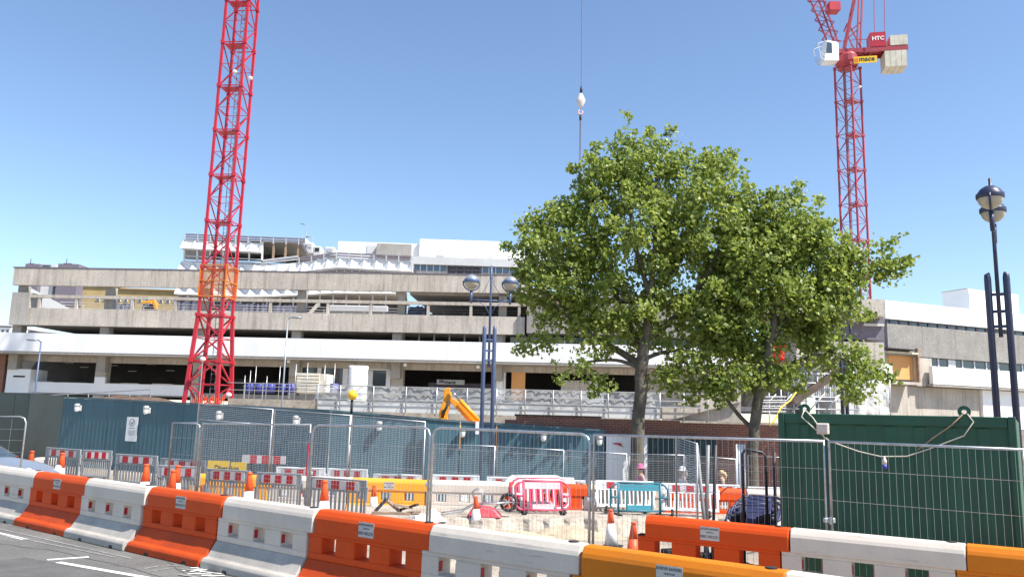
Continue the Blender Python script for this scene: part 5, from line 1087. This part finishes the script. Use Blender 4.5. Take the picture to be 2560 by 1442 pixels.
root = empty('orange_net_bundle', W(1945, 900, 34), 'bright orange safety netting seen through the leaves', 'netting')
m = MB(); rnd = random.Random(9)
for i in range(10):
    for j in range(9): p = W(1925 + i * 4.2, 862 + j * 5.5, 34); m.v.append(p + V((0, rnd.uniform(-.2, .2), rnd.uniform(-.06, .06))))
for i in range(9):
    for j in range(8):
        if rnd.random() < .8: a = i * 9 + j; m.f.append((a, a + 9, a + 10, a + 1))
m.build('net', M['hivis'], root)
# ================================================================== tower cranes
def lattice(root, base, w0, w1, zb_, zt, n_, ang, mat, cw, bw, platform_every=1, braces='X'):
    """mast sections from zb_ to zt; each section a part with chords and lacing as sub-parts"""
    Rm = Matrix.Rotation(ang, 3, 'Z'); hh = (zt - zb_) / n_
    for i in range(n_):
        za, zc = zb_ + i * hh, zb_ + (i + 1) * hh; wa = w0 + (w1 - w0) * i / n_; wc = w0 + (w1 - w0) * (i + 1) / n_
        se = empty('mast_section', (0, 0, 0)); se.parent = root; se.location = V((0, 0, za - zb_ + (zb_ - origin(root).z))); WL[se.name] = V((base.x, base.y, za))
        C = lambda s, t, wv, z: V((base.x, base.y, z)) + Rm @ V((s * wv / 2, t * wv / 2, 0)) 
        for s, t in ((-1, -1), (1, -1), (1, 1), (-1, 1)):
            m = MB(); m.bar(C(s, t, wa, za), C(s, t, wc, zc), cw, cw, Rm @ V((1, 0, 0))); m.build('chord', mat, se)
        m = MB(); cs = ((-1, -1), (1, -1), (1, 1), (-1, 1)); k2 = 2
        for f in range(4):
            a, b = cs[f], cs[(f + 1) % 4]
            m.bar(C(*a, wc, zc), C(*b, wc, zc), bw)
            for q in range(k2):
                z0, z1 = za + (zc - za) * q / k2, za + (zc - za) * (q + 1) / k2; wq0 = wa + (wc - wa) * q / k2; wq1 = wa + (wc - wa) * (q + 1) / k2
                if (q + f + i) % 2: m.bar(C(*a, wq0, z0), C(*b, wq1, z1), bw)
                else: m.bar(C(*b, wq0, z0), C(*a, wq1, z1), bw)
                if q: m.bar(C(*a, wq0, z0), C(*b, wq0, z0), bw * .6)
        m.build('lacing', mat, se)
        m = MB()
        if i % platform_every == 0:
            m.hexa([C(-.85, -.85, wc, zc - .12), C(.85, -.85, wc, zc - .12), C(.85, .1, wc, zc - .12), C(-.85, .1, wc, zc - .12), C(-.85, -.85, wc, zc - .05), C(.85, -.85, wc, zc - .05), C(.85, .1, wc, zc - .05), C(-.85, .1, wc, zc - .05)]); m.build('landing', mat, se)
        m = MB()
        for s in (-.12, .18): m.bar(C(s, .35, wa, za), C(s, .35, wc, zc), .035)
        for r in range(int(hh / .3)): z = za + r * .3; m.bar(C(-.12, .35, wa, z), C(.18, .35, wa, z), .022)
        m.build('ladder', M['purplegrey'], se)
        for s, t in cs: q = C(s, t, wc, zc); m = MB(); m.box(q.x - cw * .8, q.x + cw * .8, q.y - cw * .8, q.y + cw * .8, q.z - .11, q.z + .11); m.build('joint_collar', mat, se)
# left crane
cb = W(521, 1000, 50.0); cb = V((cb.x, cb.y, 2.4))
rc = empty('tower_crane', cb, 'bright red lattice crane mast rising out of the top left', 'crane', 'tower cranes')
zf = W(543, 790, 50).z
lattice(rc, cb + V((.0, 0, 0)), 2.1, 1.52, 2.4, zf, 2, R(-5), M['crane_red'], .20, .085)
lattice(rc, cb, 1.50, 1.50, zf, zf + 3.0 * 10, 10, R(-5), M['crane_red'], .15, .06)
# orange climbing cage
ca_ = W(545, 745, 50).z; cz = W(547, 668, 50).z; root = empty('lift_cage', V((0, 0, 0))); root.parent = rc; root.location = V((0, 0, ca_ - cb.z)); WL[root.name] = V((cb.x, cb.y, ca_))
Rm = Matrix.Rotation(R(-5), 3, 'Z')
def cc(s, t, z, h=.84): return V((cb.x, cb.y, z)) + Rm @ V((s * h, t * h, 0))
m = MB()
for s, t in ((-1, -1), (1, -1), (1, 1), (-1, 1)): m.bar(cc(s, t, ca_), cc(s, t, cz), .07)
for z in (ca_, (ca_ + cz) / 2, cz):
    for (a, b) in (((-1, -1), (1, -1)), ((1, -1), (1, 1)), ((1, 1), (-1, 1)), ((-1, 1), (-1, -1))): m.bar(cc(*a, z), cc(*b, z), .06)
m.build('cage_frame', M['orangemesh'], root)
for (a, b) in (((-1, -1), (1, -1)), ((1, -1), (1, 1)), ((1, 1), (-1, 1)), ((-1, 1), (-1, -1))):
    m = MB(); m.add([cc(*a, ca_), cc(*b, ca_), cc(*b, cz), cc(*a, cz)], [(0, 1, 2, 3)]); m.build('cage_mesh', M['orangenet'], root)
for x, y in ((587, 180), (626, 196)): p = W(x, y, 49); o = MB().lathe([(.05, -.1), (.14, -.06), (.15, .06), (.05, .12)], 10, p).build('floodlight', M['lamplit'], rc, smooth=True)
for (x, y, lb) in ((507, 897, 'small white floodlight at the crane foot'), (572, 986, 'round white floodlight right of the crane foot')):
    p = W(x, y, 48.5); root = empty('floodlight', p, lb, 'light'); MB().lathe([(.05, -.14), (.16, -.08), (.18, .04), (.06, .13)], 10, p).build('lens', M['lamplit'], root, smooth=True); MB().tube([p, V((p.x, p.y, 2.4))], .03, 6).build('stand', M['galv'], root)
root = empty('rebar_starters', V((cb.x, cb.y, 2.4)), 'row of orange-capped starter bars at the crane foot', 'rebar')
for i in range(18): p = W(478 + i * 4.8, 1004, 47.6); h = random.uniform(.3, .75); MB().tube([V((p.x, p.y, 2.4)), V((p.x, p.y, p.z + h * .6))], .025, 5).build('bar', M['hivis'] if i % 3 else M['plank'], root)
# right crane
rb_ = W(2150, 900, 68.0); rb_ = V((rb_.x, rb_.y, 2.4)); rk = empty('tower_crane', rb_, 'faded red luffing crane with cab and counterweights, right of the trees', 'crane', 'tower cranes')
zr = W(2120, 172, 68).z
lattice(rk, rb_, 1.55, 1.55, 2.4, zr, 10, R(37), M['crane_pink'], .14, .055)
top_ = V((rb_.x, rb_.y, zr))
def part(nm, mb, mat, par=None): return mb.build(nm, mat, par or rk)
def cr(x, y, d=0): return W(x, y, 68.0 + d)
part('slew_ring', MB().lathe([(.75, 0), (1.05, .45), (1.05, 1.0), (.85, 1.3)], 20, top_), M['crane_pink'])
# counter-jib towards the right
cdir = V((math.cos(R(-12)), math.sin(R(-12)), 0)); cn = V((-cdir.y, cdir.x, 0)); zj = zr + 1.35
J = lambda s, t, z: top_ + cdir * s + cn * t + V((0, 0, 1.35 + z))
for t in (-.75, .75): part('counter_jib_beam', MB().bar(J(-1.4, t, 0), J(4.95, t, -.05), .16, .4), M['crane_pink'])
m = MB()
for s in (-1.2, .4, 2, 3.4, 4.8): m.bar(J(s, -.75, -.05), J(s, .75, -.05), .1)
for s in (.4, 2, 3.4): m.bar(J(s, -.75, -.05), J(s + 1.5, .75, -.05), .07)
m.hexa([J(-1.2, -.7, .12), J(3.4, -.7, .12), J(3.4, .7, .12), J(-1.2, .7, .12), J(-1.2, -.7, .17), J(3.4, -.7, .17), J(3.4, .7, .17), J(-1.2, .7, .17)])
part('counter_jib_floor', m, M['crane_pink'])
def jbox(s0, s1, t0, t1, z0, z1): return MB().hexa([J(s0, t0, z0), J(s1, t0, z0), J(s1, t1, z0), J(s0, t1, z0), J(s0, t0, z1), J(s1, t0, z1), J(s1, t1, z1), J(s0, t1, z1)])
wh_ = part('winch_house', jbox(1.85, 3.15, -.85, .6, .2, 1.55), M['crane_red'])
t = text_mb('HTC', .5, bold=.016); t.xf(Matrix.Translation(J(2.5, -.87, .95)) @ Matrix.Rotation(R(-12), 4, 'Z') @ Matrix.Rotation(R(90), 4, 'X')).build('lettering', M['whitewall'], wh_)
for k in range(4):
    part('counterweight', jbox(3.5 + k * .36, 3.85 + k * .36, -.85, .85, .22, 1.15), M['cw']); part('counterweight', jbox(3.0 + k * .45, 3.43 + k * .45, -.85, .85, -1.75, -.28), M['cw'])
part('walkway_rail', MB().bar(J(.2, -.95, .9), J(1.7, -.95, .9), .05).bar(J(.2, -.95, 0), J(.2, -.95, .9), .05).bar(J(1.7, -.95, 0), J(1.7, -.95, .9), .05), M['crane_pink'])
sb = part('sign_board', MB().bar(J(.35, -1.0, -1.05), J(2.3, -1.0, -1.05), .05, .62), M['yellowsign'])
t = text_mb('mace', .62, bold=.015); t.xf(Matrix.Translation(J(1.45, -1.035, -1.0)) @ Matrix.Rotation(R(-12), 4, 'Z') @ Matrix.Rotation(R(90), 4, 'X')).build('lettering', M['ink'], sb)
for k in range(3): q = J(.5 + k * .1, -1.035, -1.03); MB().box(q.x - .035, q.x + .035, q.y - .01, q.y, q.z - .17, q.z + .17).build('emblem_bar', M['coneor'], sb)
# cab on the left side
Jc = lambda s, t, z: top_ + V((math.cos(R(190)), math.sin(R(190)), 0)) * s + V((0, -1, 0)) * t + V((0, 0, z))
cb_ = part('cab', MB().hexa([Jc(1.2, -.2, .25), Jc(2.6, -.2, .1), Jc(2.6, .9, .1), Jc(1.2, .9, .25), Jc(1.2, -.2, 1.95), Jc(2.3, -.2, 2.05), Jc(2.3, .9, 2.05), Jc(1.2, .9, 1.95)]), M['whitewall'])
MB().hexa([Jc(1.85, .905, .85), Jc(2.45, .905, .8), Jc(2.45, .93, .8), Jc(1.85, .93, .85), Jc(1.85, .905, 1.8), Jc(2.3, .905, 1.85), Jc(2.3, .93, 1.85), Jc(1.85, .93, 1.8)]).build('cab_window', M['glass'], cb_)
m = MB()
for t_ in (-.2, .9):
    m.bar(Jc(2.4, t_, 1.95), Jc(3.2, t_, 1.6), .05).bar(Jc(3.2, t_, 1.6), Jc(2.95, t_, .3), .05).bar(Jc(2.6, t_, .1), Jc(2.95, t_, .3), .05).bar(Jc(3.1, t_, .95), Jc(2.6, t_, .5), .03)
m.bar(Jc(3.2, -.2, 1.6), Jc(3.2, .9, 1.6), .05).bar(Jc(2.95, -.2, .3), Jc(2.95, .9, .3), .05); m.build('cab_guard', M['steelpaint'], cb_)
# A-frame and luffing jib going up and left, away
m = MB()
for t_ in (-.75, .75):
    m.bar(J(-.3, t_, .1), J(1.35, t_, 7.5), .16).bar(J(1.0, t_, .1), J(1.55, t_, 7.4), .13).bar(J(-.1, t_, 1.6), J(1.1, t_, 2.6), .09).bar(J(.2, t_, 2.4), J(1.05, t_, .2), .09)
m.bar(J(.6, -.75, 4.2), J(.6, .75, 4.2), .1).bar(J(-.0, -.75, 2.6), J(.0, .75, 2.6), .1); part('a_frame', m, M['crane_pink'])
ja, jb = J(-1.0, 0, .8), J(-5.0, 0, 14.5); jd = (jb - ja).normalized(); ju = cn; jv = jd.cross(ju)
m = MB()
for (s, t_) in ((-.75, -.5), (.75, -.5), (0, .8)): m.bar(ja + ju * s * .7 + jv * t_ * .5, jb + ju * s + jv * t_, .12)
part('jib_chords', m, M['crane_pink']); m = MB(); n_ = 14
for i in range(n_):
    a = ja.lerp(jb, i / n_); b = ja.lerp(jb, (i + 1) / n_)
    for s in (-.75, .75): m.bar(a + ju * s - jv * .5, b + jv * .8, .05); m.bar(b + ju * s - jv * .5, a + jv * .8, .05)
    m.bar(a - ju * .75 - jv * .5, b + ju * .75 - jv * .5, .05)
part('jib_lacing', m, M['crane_pink'])
part('jib_winch', MB().box(*(lambda p: (p.x - .5, p.x + .5, p.y - .5, p.y + .5, p.z - .4, p.z + .4))(J(-1.0, 0, 4.6))), M['crane_red'])
for (x0, x1) in ((2186, 2183), (2212, 2208)): part('luffing_rope', MB().tube([cr(x0, 92), cr(x1, -160)], .03, 5), M['crane_pink'])
part('mast_lamp', MB().lathe([(.06, -.1), (.15, -.05), (.15, .08), (.05, .12)], 10, cr(2149, 218, -1)), M['lamplit'])
# ================================================================== hanging hook block
p = W(1452, 250, 60); root = empty('hook_block', p, 'pale crane hook block hanging on a cable above the tree', 'hook')
MB().tube([W(1455, -60, 60), W(1453, 218, 60)], .03, 5).build('hoist_rope', M['purplegrey'], root); MB().lathe([(.06, -.05), (.12, .15), (.05, .55)], 8, W(1453, 232, 60)).build('swivel', M['black'], root, smooth=True)
m = MB(); m.lathe([(.08, -.62), (.22, -.42), (.36, -.05), (.36, .06), (.2, .42), (.09, .62)], 14, (0, 0, 0)); m.xf(Matrix.Translation(W(1452, 252, 60)) @ Matrix.Scale(.5, 4, (0, 1, 0))).build('sheave_case', M['sheet'], root, smooth=True)
m = MB(); c = W(1451, 281, 60); m.tube([c + V((.17 * math.cos(R(a)), 0, .17 * math.sin(R(a)))) for a in range(110, 400, 24)], .06, 8); m.build('hook', M['pinkface'], root, smooth=True)
MB().tube([W(1451, 288, 60), W(1451, 300, 60)], .09, 8).build('shackle', M['black'], root, smooth=True)
MB().tube([W(1450, 298, 60), W(1447, 480, 60)], .03, 5).tube([W(1452, 298, 60), W(1451, 480, 60)], .03, 5).build('sling_rope', M['purplegrey'], root)
# ================================================================== trees
def tree(base, name_label, trunk_px, limbs, ells, Y0, ntip, nleaf, seed, lsize):
    rnd = random.Random(seed); root = empty('plane_tree', base, name_label, 'tree', 'street trees')
    tm = MB(); nodes = []
    pts = [V((base.x, base.y, base.z - .15))] + [W(x, y, Y0) for x, y, r in trunk_px[1:]]; rs = [r for *_, r in trunk_px]
    def smooth(P, k=5):
        out = []
        for i in range(len(P) - 1):
            p0, p1, p2, p3 = P[max(i - 1, 0)], P[i], P[i + 1], P[min(i + 2, len(P) - 1)]
            for j in range(k):
                t = j / k; out.append(.5 * ((2 * p1) + (p2 - p0) * t + (2 * p0 - 5 * p1 + 4 * p2 - p3) * t * t + (3 * p1 - p0 - 3 * p2 + p3) * t ** 3))
        out.append(P[-1]); return out
    sp = smooth(pts); rr = [rs[min(i // 5, len(rs) - 2)] + (rs[min(i // 5 + 1, len(rs) - 1)] - rs[min(i // 5, len(rs) - 2)]) * (i % 5) / 5 for i in range(len(sp))]
    sp = [p + V((rnd.uniform(-.02, .02), rnd.uniform(-.02, .02), 0)) for p in sp]
    tm.tube(sp, rr, 10)
    tm.build('trunk', M['bark'], root, smooth=True)
    for i in range(len(sp) // 2, len(sp)): nodes.append((sp[i], rr[i]))
    for L in limbs:
        P = [W(x, y, Y0 + dy * .6 + (.55 if i_ else 0)) for i_, (x, y, dy) in enumerate(L[0])]; s = smooth(P); n_ = len(s); R_ = [L[1] * (1 - .8 * i / n_) + .015 for i in range(n_)]
        MB().tube(s, R_, 8).build('limb', M['bark'], root, smooth=True)
        for i in range(1, n_): nodes.append((s[i], R_[i]))
    tot = sum((rx * ry * min(rx, ry)) ** .72 for _, _, rx, ry, _ in ells); tips = []
    for (cx, cy, rx, ry, dy) in ells:
        n_ = max(5, int(ntip * (rx * ry * min(rx, ry)) ** .72 / tot))
        sc_ = Y0 / F
        for _ in range(n_):
            while True:
                v = V((rnd.uniform(-1, 1), rnd.uniform(-1, 1), rnd.uniform(-1, 1)))
                if .12 < v.length < 1 and rnd.random() < .35 + .65 * v.length: break
            c = W(cx, cy, Y0 + dy + .5); tips.append(c + V((v.x * rx * sc_, v.y * min(rx, 1.3 * ry, 190) * sc_, v.z * ry * sc_)))
    cen = sum(tips, V((0, 0, 0))) / len(tips); lead = []
    for t in list(tips):                                  # leader shoots that break up the outline
        d = t - cen; far = sum(1 for q in tips if (q - t).dot(d) > 0 and ((q - t) - d * ((q - t).dot(d) / d.length_squared)).length < .5)
        if far == 0 and rnd.random() < .75: lead.append(t + d.normalized() * rnd.uniform(.2, .55) + V((0, 0, rnd.uniform(.0, .3))))
    tips += lead
    tips.sort(key=lambda t: min((t - n_[0]).length_squared for n_ in nodes))
    tw = MB(); lv = MB()
    def cg(m_, s_): return max(-1.5 * s_, min(1.5 * s_, rnd.gauss(m_, s_)))
    for t in tips:
        best = min(nodes, key=lambda n_: (t - n_[0]).length_squared + (6 * max(0, n_[0].z - t.z - .2)) ** 2 * .3); a = best[0]; d = (t - a); L_ = d.length
        if L_ < .05: continue
        mid = a.lerp(t, .5) + V((rnd.uniform(-.12, .12), rnd.uniform(-.12, .12), rnd.uniform(-.02, .16))) * L_; r0 = min(best[1] * .75, .02 + .018 * L_)
        q1 = a.lerp(mid, .5) + V((0, 0, -.03)) * L_; q2 = mid.lerp(t, .5) + V((0, 0, .05)) * L_
        tw.tube([a, q1, mid, q2, t], [r0, r0 * .8, r0 * .6, r0 * .42, .006], 5, False)
        for p, k in ((q1, .8), (mid, .6), (q2, .42), (t, .25)): nodes.append((p, max(.008, r0 * k)))
        nl_ = int(nleaf * rnd.uniform(.55, 1.4)); rad = rnd.uniform(.15, .33) if t not in lead else .13
        for _ in range(nl_):
            u = rnd.betavariate(2.2, 1.1); c = (mid.lerp(t, u) if u < .96 else t) + V((cg(0, rad), cg(0, rad), cg(0, rad * .8))); s = lsize * rnd.uniform(.5, 1.4)
            n1 = V((rnd.gauss(.25, .75), rnd.gauss(-.1, .75), rnd.gauss(.45, .6))).normalized(); ax = n1.orthogonal().normalized(); ax = (Matrix.Rotation(rnd.uniform(0, 6.28), 3, n1) @ ax); bx = n1.cross(ax); f = rnd.uniform(.05, .35) * s
            lv.add([c - ax * s * .5, c - ax * s * .12 + bx * s * .52 + n1 * f, c + ax * s * .2 + bx * s * .3 + n1 * f * .5, c + ax * s * .62, c + ax * s * .2 - bx * s * .3 + n1 * f * .5, c - ax * s * .12 - bx * s * .52 + n1 * f], [(0, 3, 2, 1), (0, 5, 4, 3)])
    o = tw.build('twigs', M['bark'], root); o['kind'] = 'stuff'
    me = bpy.data.meshes.new('crown'); o0 = origin(root); me.from_pydata([tuple(p - o0) for p in lv.v], [], lv.f); me.materials.append(M['leaf']); o = bpy.data.objects.new('crown', me); col.objects.link(o); o.parent = root; o['kind'] = 'stuff'
    return root
Y1 = 25.7
b1 = W(1588, 1215, Y1); b1.z = g(b1.x, b1.y)
tree(b1, 'larger plane tree with a broad leafy crown beside the twin lamp', [(1588, 1215, .30), (1592, 1130, .22), (1600, 1000, .205), (1606, 900, .20), (1618, 810, .15), (1630, 700, .10), (1640, 560, .06), (1645, 440, .03)],
     [([(1604, 915, 0), (1560, 885, -.3), (1500, 850, -.6), (1430, 800, -.8), (1360, 720, -1.0)], .12), ([(1606, 890, 0), (1570, 800, .3), (1520, 690, .7), (1480, 560, .9), (1460, 470, .8)], .10), ([(1612, 850, 0), (1680, 800, -.2), (1740, 730, -.5), (1790, 640, -.7), (1820, 520, -.5)], .11),
      ([(1622, 780, 0), (1690, 660, .6), (1740, 540, .9), (1760, 420, .8)], .08), ([(1625, 740, 0), (1590, 620, -.5), (1570, 480, -.6), (1560, 380, -.4)], .08), ([(1604, 900, 0), (1660, 880, -.6), (1720, 880, -1.1), (1770, 930, -1.2)], .06), ([(1602, 920, 0), (1540, 900, -.6), (1460, 905, -1.1)], .06)],
     [(1600, 450, 100, 72, 0), (1560, 372, 36, 36, 0), (1642, 374, 42, 36, .2), (1472, 455, 52, 44, 0), (1540, 470, 100, 80, 0), (1725, 470, 105, 80, 0), (1762, 400, 30, 26, .2), (1812, 430, 40, 38, 0), (1850, 505, 58, 58, 0), (1880, 590, 60, 60, 0), (1400, 620, 104, 92, 0), (1318, 608, 34, 46, .2), (1318, 690, 32, 28, .2), (1360, 560, 28, 30, 0), (1430, 520, 45, 40, 0), (1580, 600, 170, 125, 0), (1760, 600, 135, 130, 0), (1400, 720, 110, 80, 0), (1560, 750, 180, 90, 0), (1760, 760, 130, 90, 0), (1440, 810, 90, 40, -.3), (1370, 865, 66, 22, -.3), (1480, 880, 80, 22, -.4), (1468, 942, 66, 28, -.6), (1600, 840, 90, 30, 0), (1720, 880, 90, 32, -.3), (1690, 950, 86, 36, -.5), (1780, 985, 60, 24, -.4), (1760, 830, 90, 50, 0)],
     Y1, 760, 50, 5, .132)
b2 = W(1880, 1215, 25.5); b2.z = g(b2.x, b2.y)
tree(b2, 'smaller plane tree with a forked trunk left of the green container', [(1880, 1215, .20), (1882, 1130, .17), (1890, 1040, .17), (1905, 950, .15), (1925, 850, .11), (1945, 740, .07), (1960, 600, .03)],
     [([(1885, 1075, 0), (1845, 1035, -.2), (1790, 965, -.4), (1745, 930, -.5), (1690, 890, -.5)], .06), ([(1903, 960, 0), (1940, 925, -.2), (1990, 905, -.4), (2030, 885, -.5), (2060, 830, -.6)], .085), ([(1915, 900, 0), (1900, 800, .4), (1870, 690, .6), (1850, 590, .5)], .07), ([(1925, 850, 0), (1980, 780, -.3), (2050, 700, -.4), (2120, 640, -.3)], .07), ([(1930, 830, 0), (1990, 720, .4), (2040, 620, .5), (2070, 560, .5)], .055), ([(2030, 885, -.5), (2090, 890, -.6), (2150, 920, -.6), (2170, 930, -.6)], .03), ([(2050, 700, -.4), (2130, 690, -.4), (2220, 670, -.3)], .03)],
     [(1930, 548, 58, 42, 0), (1980, 500, 24, 22, 0), (2030, 588, 66, 54, 0), (1950, 600, 105, 92, 0), (2050, 670, 88, 76, 0), (1890, 690, 120, 110, 0), (2010, 750, 110, 80, 0), (2120, 665, 46, 46, 0), (2105, 760, 64, 60, -.2), (2215, 640, 26, 40, -.3), (2190, 690, 48, 28, -.3), (2240, 680, 20, 20, -.3), (1840, 820, 90, 70, 0), (1990, 830, 90, 50, 0), (2080, 850, 50, 34, -.3), (2150, 880, 44, 20, -.5), (2170, 925, 44, 18, -.5), (2120, 945, 36, 16, -.5), (1935, 965, 48, 30, -.5), (1990, 935, 52, 32, -.5), (2060, 915, 50, 24, -.5), (2120, 985, 44, 16, -.5), (1830, 945, 64, 42, -.3), (1740, 900, 60, 24, -.4), (1870, 880, 70, 50, 0)],
     25.5, 520, 48, 9, .13)
# ================================================================== people
def person(px, py, h, yaw, label, shirt, hair, hat=None, skinm='skin', lean=0, arm=None, Y=None):
    p = top(px, py, h) if Y is None else W(px, py, Y); p = V((p.x, p.y, (W(px, py, Y).z - h) if Y else p.z)); root = empty('person', p, label, 'person', 'pedestrians behind the barriers'); k = h / 1.68
    J_ = {'pel': (0, 0, .92), 'che': (0, -.02, 1.22), 'sh': (0, -.02, 1.38), 'nk': (0, -.02, 1.45), 'hd': (0, -.05, 1.57), 'ht': (0, -.05, 1.64), 'hl': (-.1, 0, .88), 'kl': (-.11, -.06, .48), 'al': (-.11, .05, .08), 'tl': (-.11, -.08, .03), 'hr': (.1, 0, .88), 'kr': (.11, -.02, .48), 'ar': (.11, .12, .08), 'tr': (.11, -.01, .03),
          'sl': (-.17, -.02, 1.37), 'el': (-.23, .03, 1.1), 'wl': (-.2, -.12, .9), 'sr': (.17, -.02, 1.37), 'er': (.23, .03, 1.1), 'wr': (.2, -.14, .92), 'fl': (-.19, -.17, .84), 'fr': (.19, -.19, .86)}
    if arm: J_['er'] = (.23, -.03, 1.12); J_['wr'] = (.12, -.25, 1.12); J_['fr'] = (.04, -.3, 1.14)
    E_ = [('pel', 'che'), ('che', 'sh'), ('sh', 'nk'), ('nk', 'hd'), ('hd', 'ht'), ('pel', 'hl'), ('hl', 'kl'), ('kl', 'al'), ('al', 'tl'), ('pel', 'hr'), ('hr', 'kr'), ('kr', 'ar'), ('ar', 'tr'), ('sh', 'sl'), ('sl', 'el'), ('el', 'wl'), ('wl', 'fl'), ('sh', 'sr'), ('sr', 'er'), ('er', 'wr'), ('wr', 'fr')]
    RD = dict(pel=.135, che=.125, sh=.10, nk=.052, hd=.088, ht=.07, hl=.085, kl=.058, al=.04, tl=.035, hr=.085, kr=.058, ar=.04, tr=.035, sl=.062, el=.042, wl=.028, fl=.026, sr=.062, er=.042, wr=.028, fr=.026)
    def skin(nm, names, grow, mat):
        ks = [q for q in J_ if q in names]; me = bpy.data.meshes.new(nm); me.from_pydata([tuple(V(J_[q]) * k) for q in ks], [(ks.index(a), ks.index(b)) for a, b in E_ if a in ks and b in ks], [])
        bm = bmesh.new(); bm.from_mesh(me); bm.verts.layers.skin.verify(); bm.to_mesh(me); bm.free()
        for i, q in enumerate(ks): me.skin_vertices[0].data[i].radius = ((RD[q] + grow) * k,) * 2; me.skin_vertices[0].data[i].use_root = (i == 0)
        o = bpy.data.objects.new(nm, me); col.objects.link(o); o.parent = root; md = o.modifiers.new('skin', 'SKIN'); md.use_smooth_shade = True; o.modifiers.new('sub', 'SUBSURF').levels = 2; o.modifiers['sub'].render_levels = 2; me.materials.append(mat); return o
    skin('body', list(J_), 0, M[skinm]); skin('shirt', ['pel', 'che', 'sh', 'sl', 'sr'], .016, M[shirt]); skin('trousers', ['pel', 'hl', 'kl', 'al', 'hr', 'kr', 'ar'], .012, M['darkcl'])
    hm = MB(); c = V((0, -.04, 1.60)) * k; hm.lathe([(.10 * k * math.cos(R(a)), .11 * k * math.sin(R(a))) for a in (-20, 0, 25, 50, 75, 88)], 14, c + V((0, .025, 0)));
    ho = hm.xf(Matrix.Translation(p)).build('hair', M[hair], root, smooth=True)
    MB().tube([p + c + V((0, .09, .02)), p + c + V((0, .13, -.08)), p + c + V((0, .11, -.22))], [.05, .05, .02], 8).build('hair_tail', M[hair], root, smooth=True)
    m = MB(); m.lathe([(.012, -.02), (.018, 0), (.008, .03)], 6, p + V((0, -.145, 1.565)) * k); m.build('nose', M[skinm], root, smooth=True)
    if hat:
        m = MB(); m.lathe([(.17 * k, -.005), (.165 * k, .01), (.11 * k, .03), (.105 * k, .09), (.07 * k, .125), (.02, .135)], 16, c + V((0, .01, .03))); m.xf(Matrix.Translation(p)).build('hat', M[hat], root, smooth=True)
    root.rotation_euler = (R(lean), 0, R(yaw)); return root
person(1603, 1166, 1.46, -75, 'person in a pink hat and pink striped top walking behind the barriers', 'pinktop', 'brownhair', 'pinkhat', Y=23.9)
person(1708, 1172, 1.42, -80, 'person in a white hat and white top behind the mesh panel', 'whitecl', 'blond', 'whitecl', Y=23.9)
person(1813, 1176, 1.40, -95, 'blond person in a dark sleeveless top with bent arm', 'darkcl', 'blond', None, arm=1, lean=4, Y=23.9)
# ================================================================== silver car at the left edge
tip = WZ(74, 1168, .55); tip = W(74, 1165, 19.8); cz0 = g(tip.x, tip.y)
root = empty('parked_car', V((tip.x, tip.y, cz0)), 'silver-blue car with its bonnet entering at the left edge', 'car')
secs = [(0.0, .35, .60, .55), (-.12, .25, .72, .72), (-.45, .2, .84, .82), (-.9, .2, .92, .86), (-1.25, .2, .97, .87), (-1.32, .2, .98, .87), (-2.9, .2, 1.0, .88), (-3.6, .2, 1.02, .86), (-4.1, .25, .95, .78), (-4.25, .35, .8, .62)]
def loft(secs, prof):
    m = MB(); n_ = len(prof)
    for (x, z0, z1, hw) in secs:
        for (yy, zz) in prof: m.v.append(V((tip.x + x, tip.y + .87 + yy * hw, cz0 + z0 + (z1 - z0) * zz)))
    for i in range(len(secs) - 1):
        for j in range(n_): m.f.append((i * n_ + j, i * n_ + (j + 1) % n_, i * n_ + n_ + (j + 1) % n_, i * n_ + n_ + j))
    m.f.append(tuple(range(n_))); m.f.append(tuple((len(secs) - 1) * n_ + j for j in range(n_))); return m
pf = [(-.9, 0), (-1, .3), (-1, .62), (-.93, .85), (-.7, .96), (0, 1), (.7, .96), (.93, .85), (1, .62), (1, .3), (.9, 0)]
o = loft(secs, pf).build('body', M['silver'], root, smooth=True); o.modifiers.new('sub', 'SUBSURF').render_levels = 2
loft([(-1.25, .9, .97, .76), (-1.95, .9, 1.42, .62), (-2.9, .9, 1.45, .62), (-3.75, .9, 1.0, .72)], pf).build('cabin_glass', M['glass'], root, smooth=True)
loft([(-1.92, 1.4, 1.455, .60), (-2.3, 1.42, 1.49, .60), (-2.85, 1.42, 1.48, .60), (-3.05, 1.38, 1.44, .60)], pf).build('roof', M['silver'], root, smooth=True)
m = MB(); m.bar(V((tip.x - 1.2, tip.y + .2, cz0 + .98)), V((tip.x - 1.95, tip.y + .3, cz0 + 1.44)), .05); m.build('windscreen_pillar', M['silver'], root)
for yy in (.2, 1.5): MB().lathe([(.02, .1), (.10, .06), (.13, 0)], 10, (0, 0, 0)).xf(Matrix.Translation((tip.x - .13, tip.y + yy, cz0 + .64)) @ Matrix.Rotation(R(75), 4, 'Y')).build('headlight', M['lamplit'], root, smooth=True)
for x in (-.85, -3.35):
    for yy in (.02, 1.55):
        w_ = MB().lathe([(.2, 0), (.31, .01), (.32, .1), (.31, .18), (.2, .19)], 20, (0, 0, 0)).xf(Matrix.Translation((tip.x + x, tip.y + yy, cz0 + .32)) @ Matrix.Rotation(R(-90), 4, 'X')).build('wheel', M['black'], root, smooth=True)
        MB().lathe([(.05, -.012), (.19, -.004), (.19, .19)], 14, (0, 0, 0)).xf(Matrix.Translation((tip.x + x, tip.y + yy, cz0 + .32)) @ Matrix.Rotation(R(-90), 4, 'X')).build('rim', M['steelpaint'], w_, smooth=True)
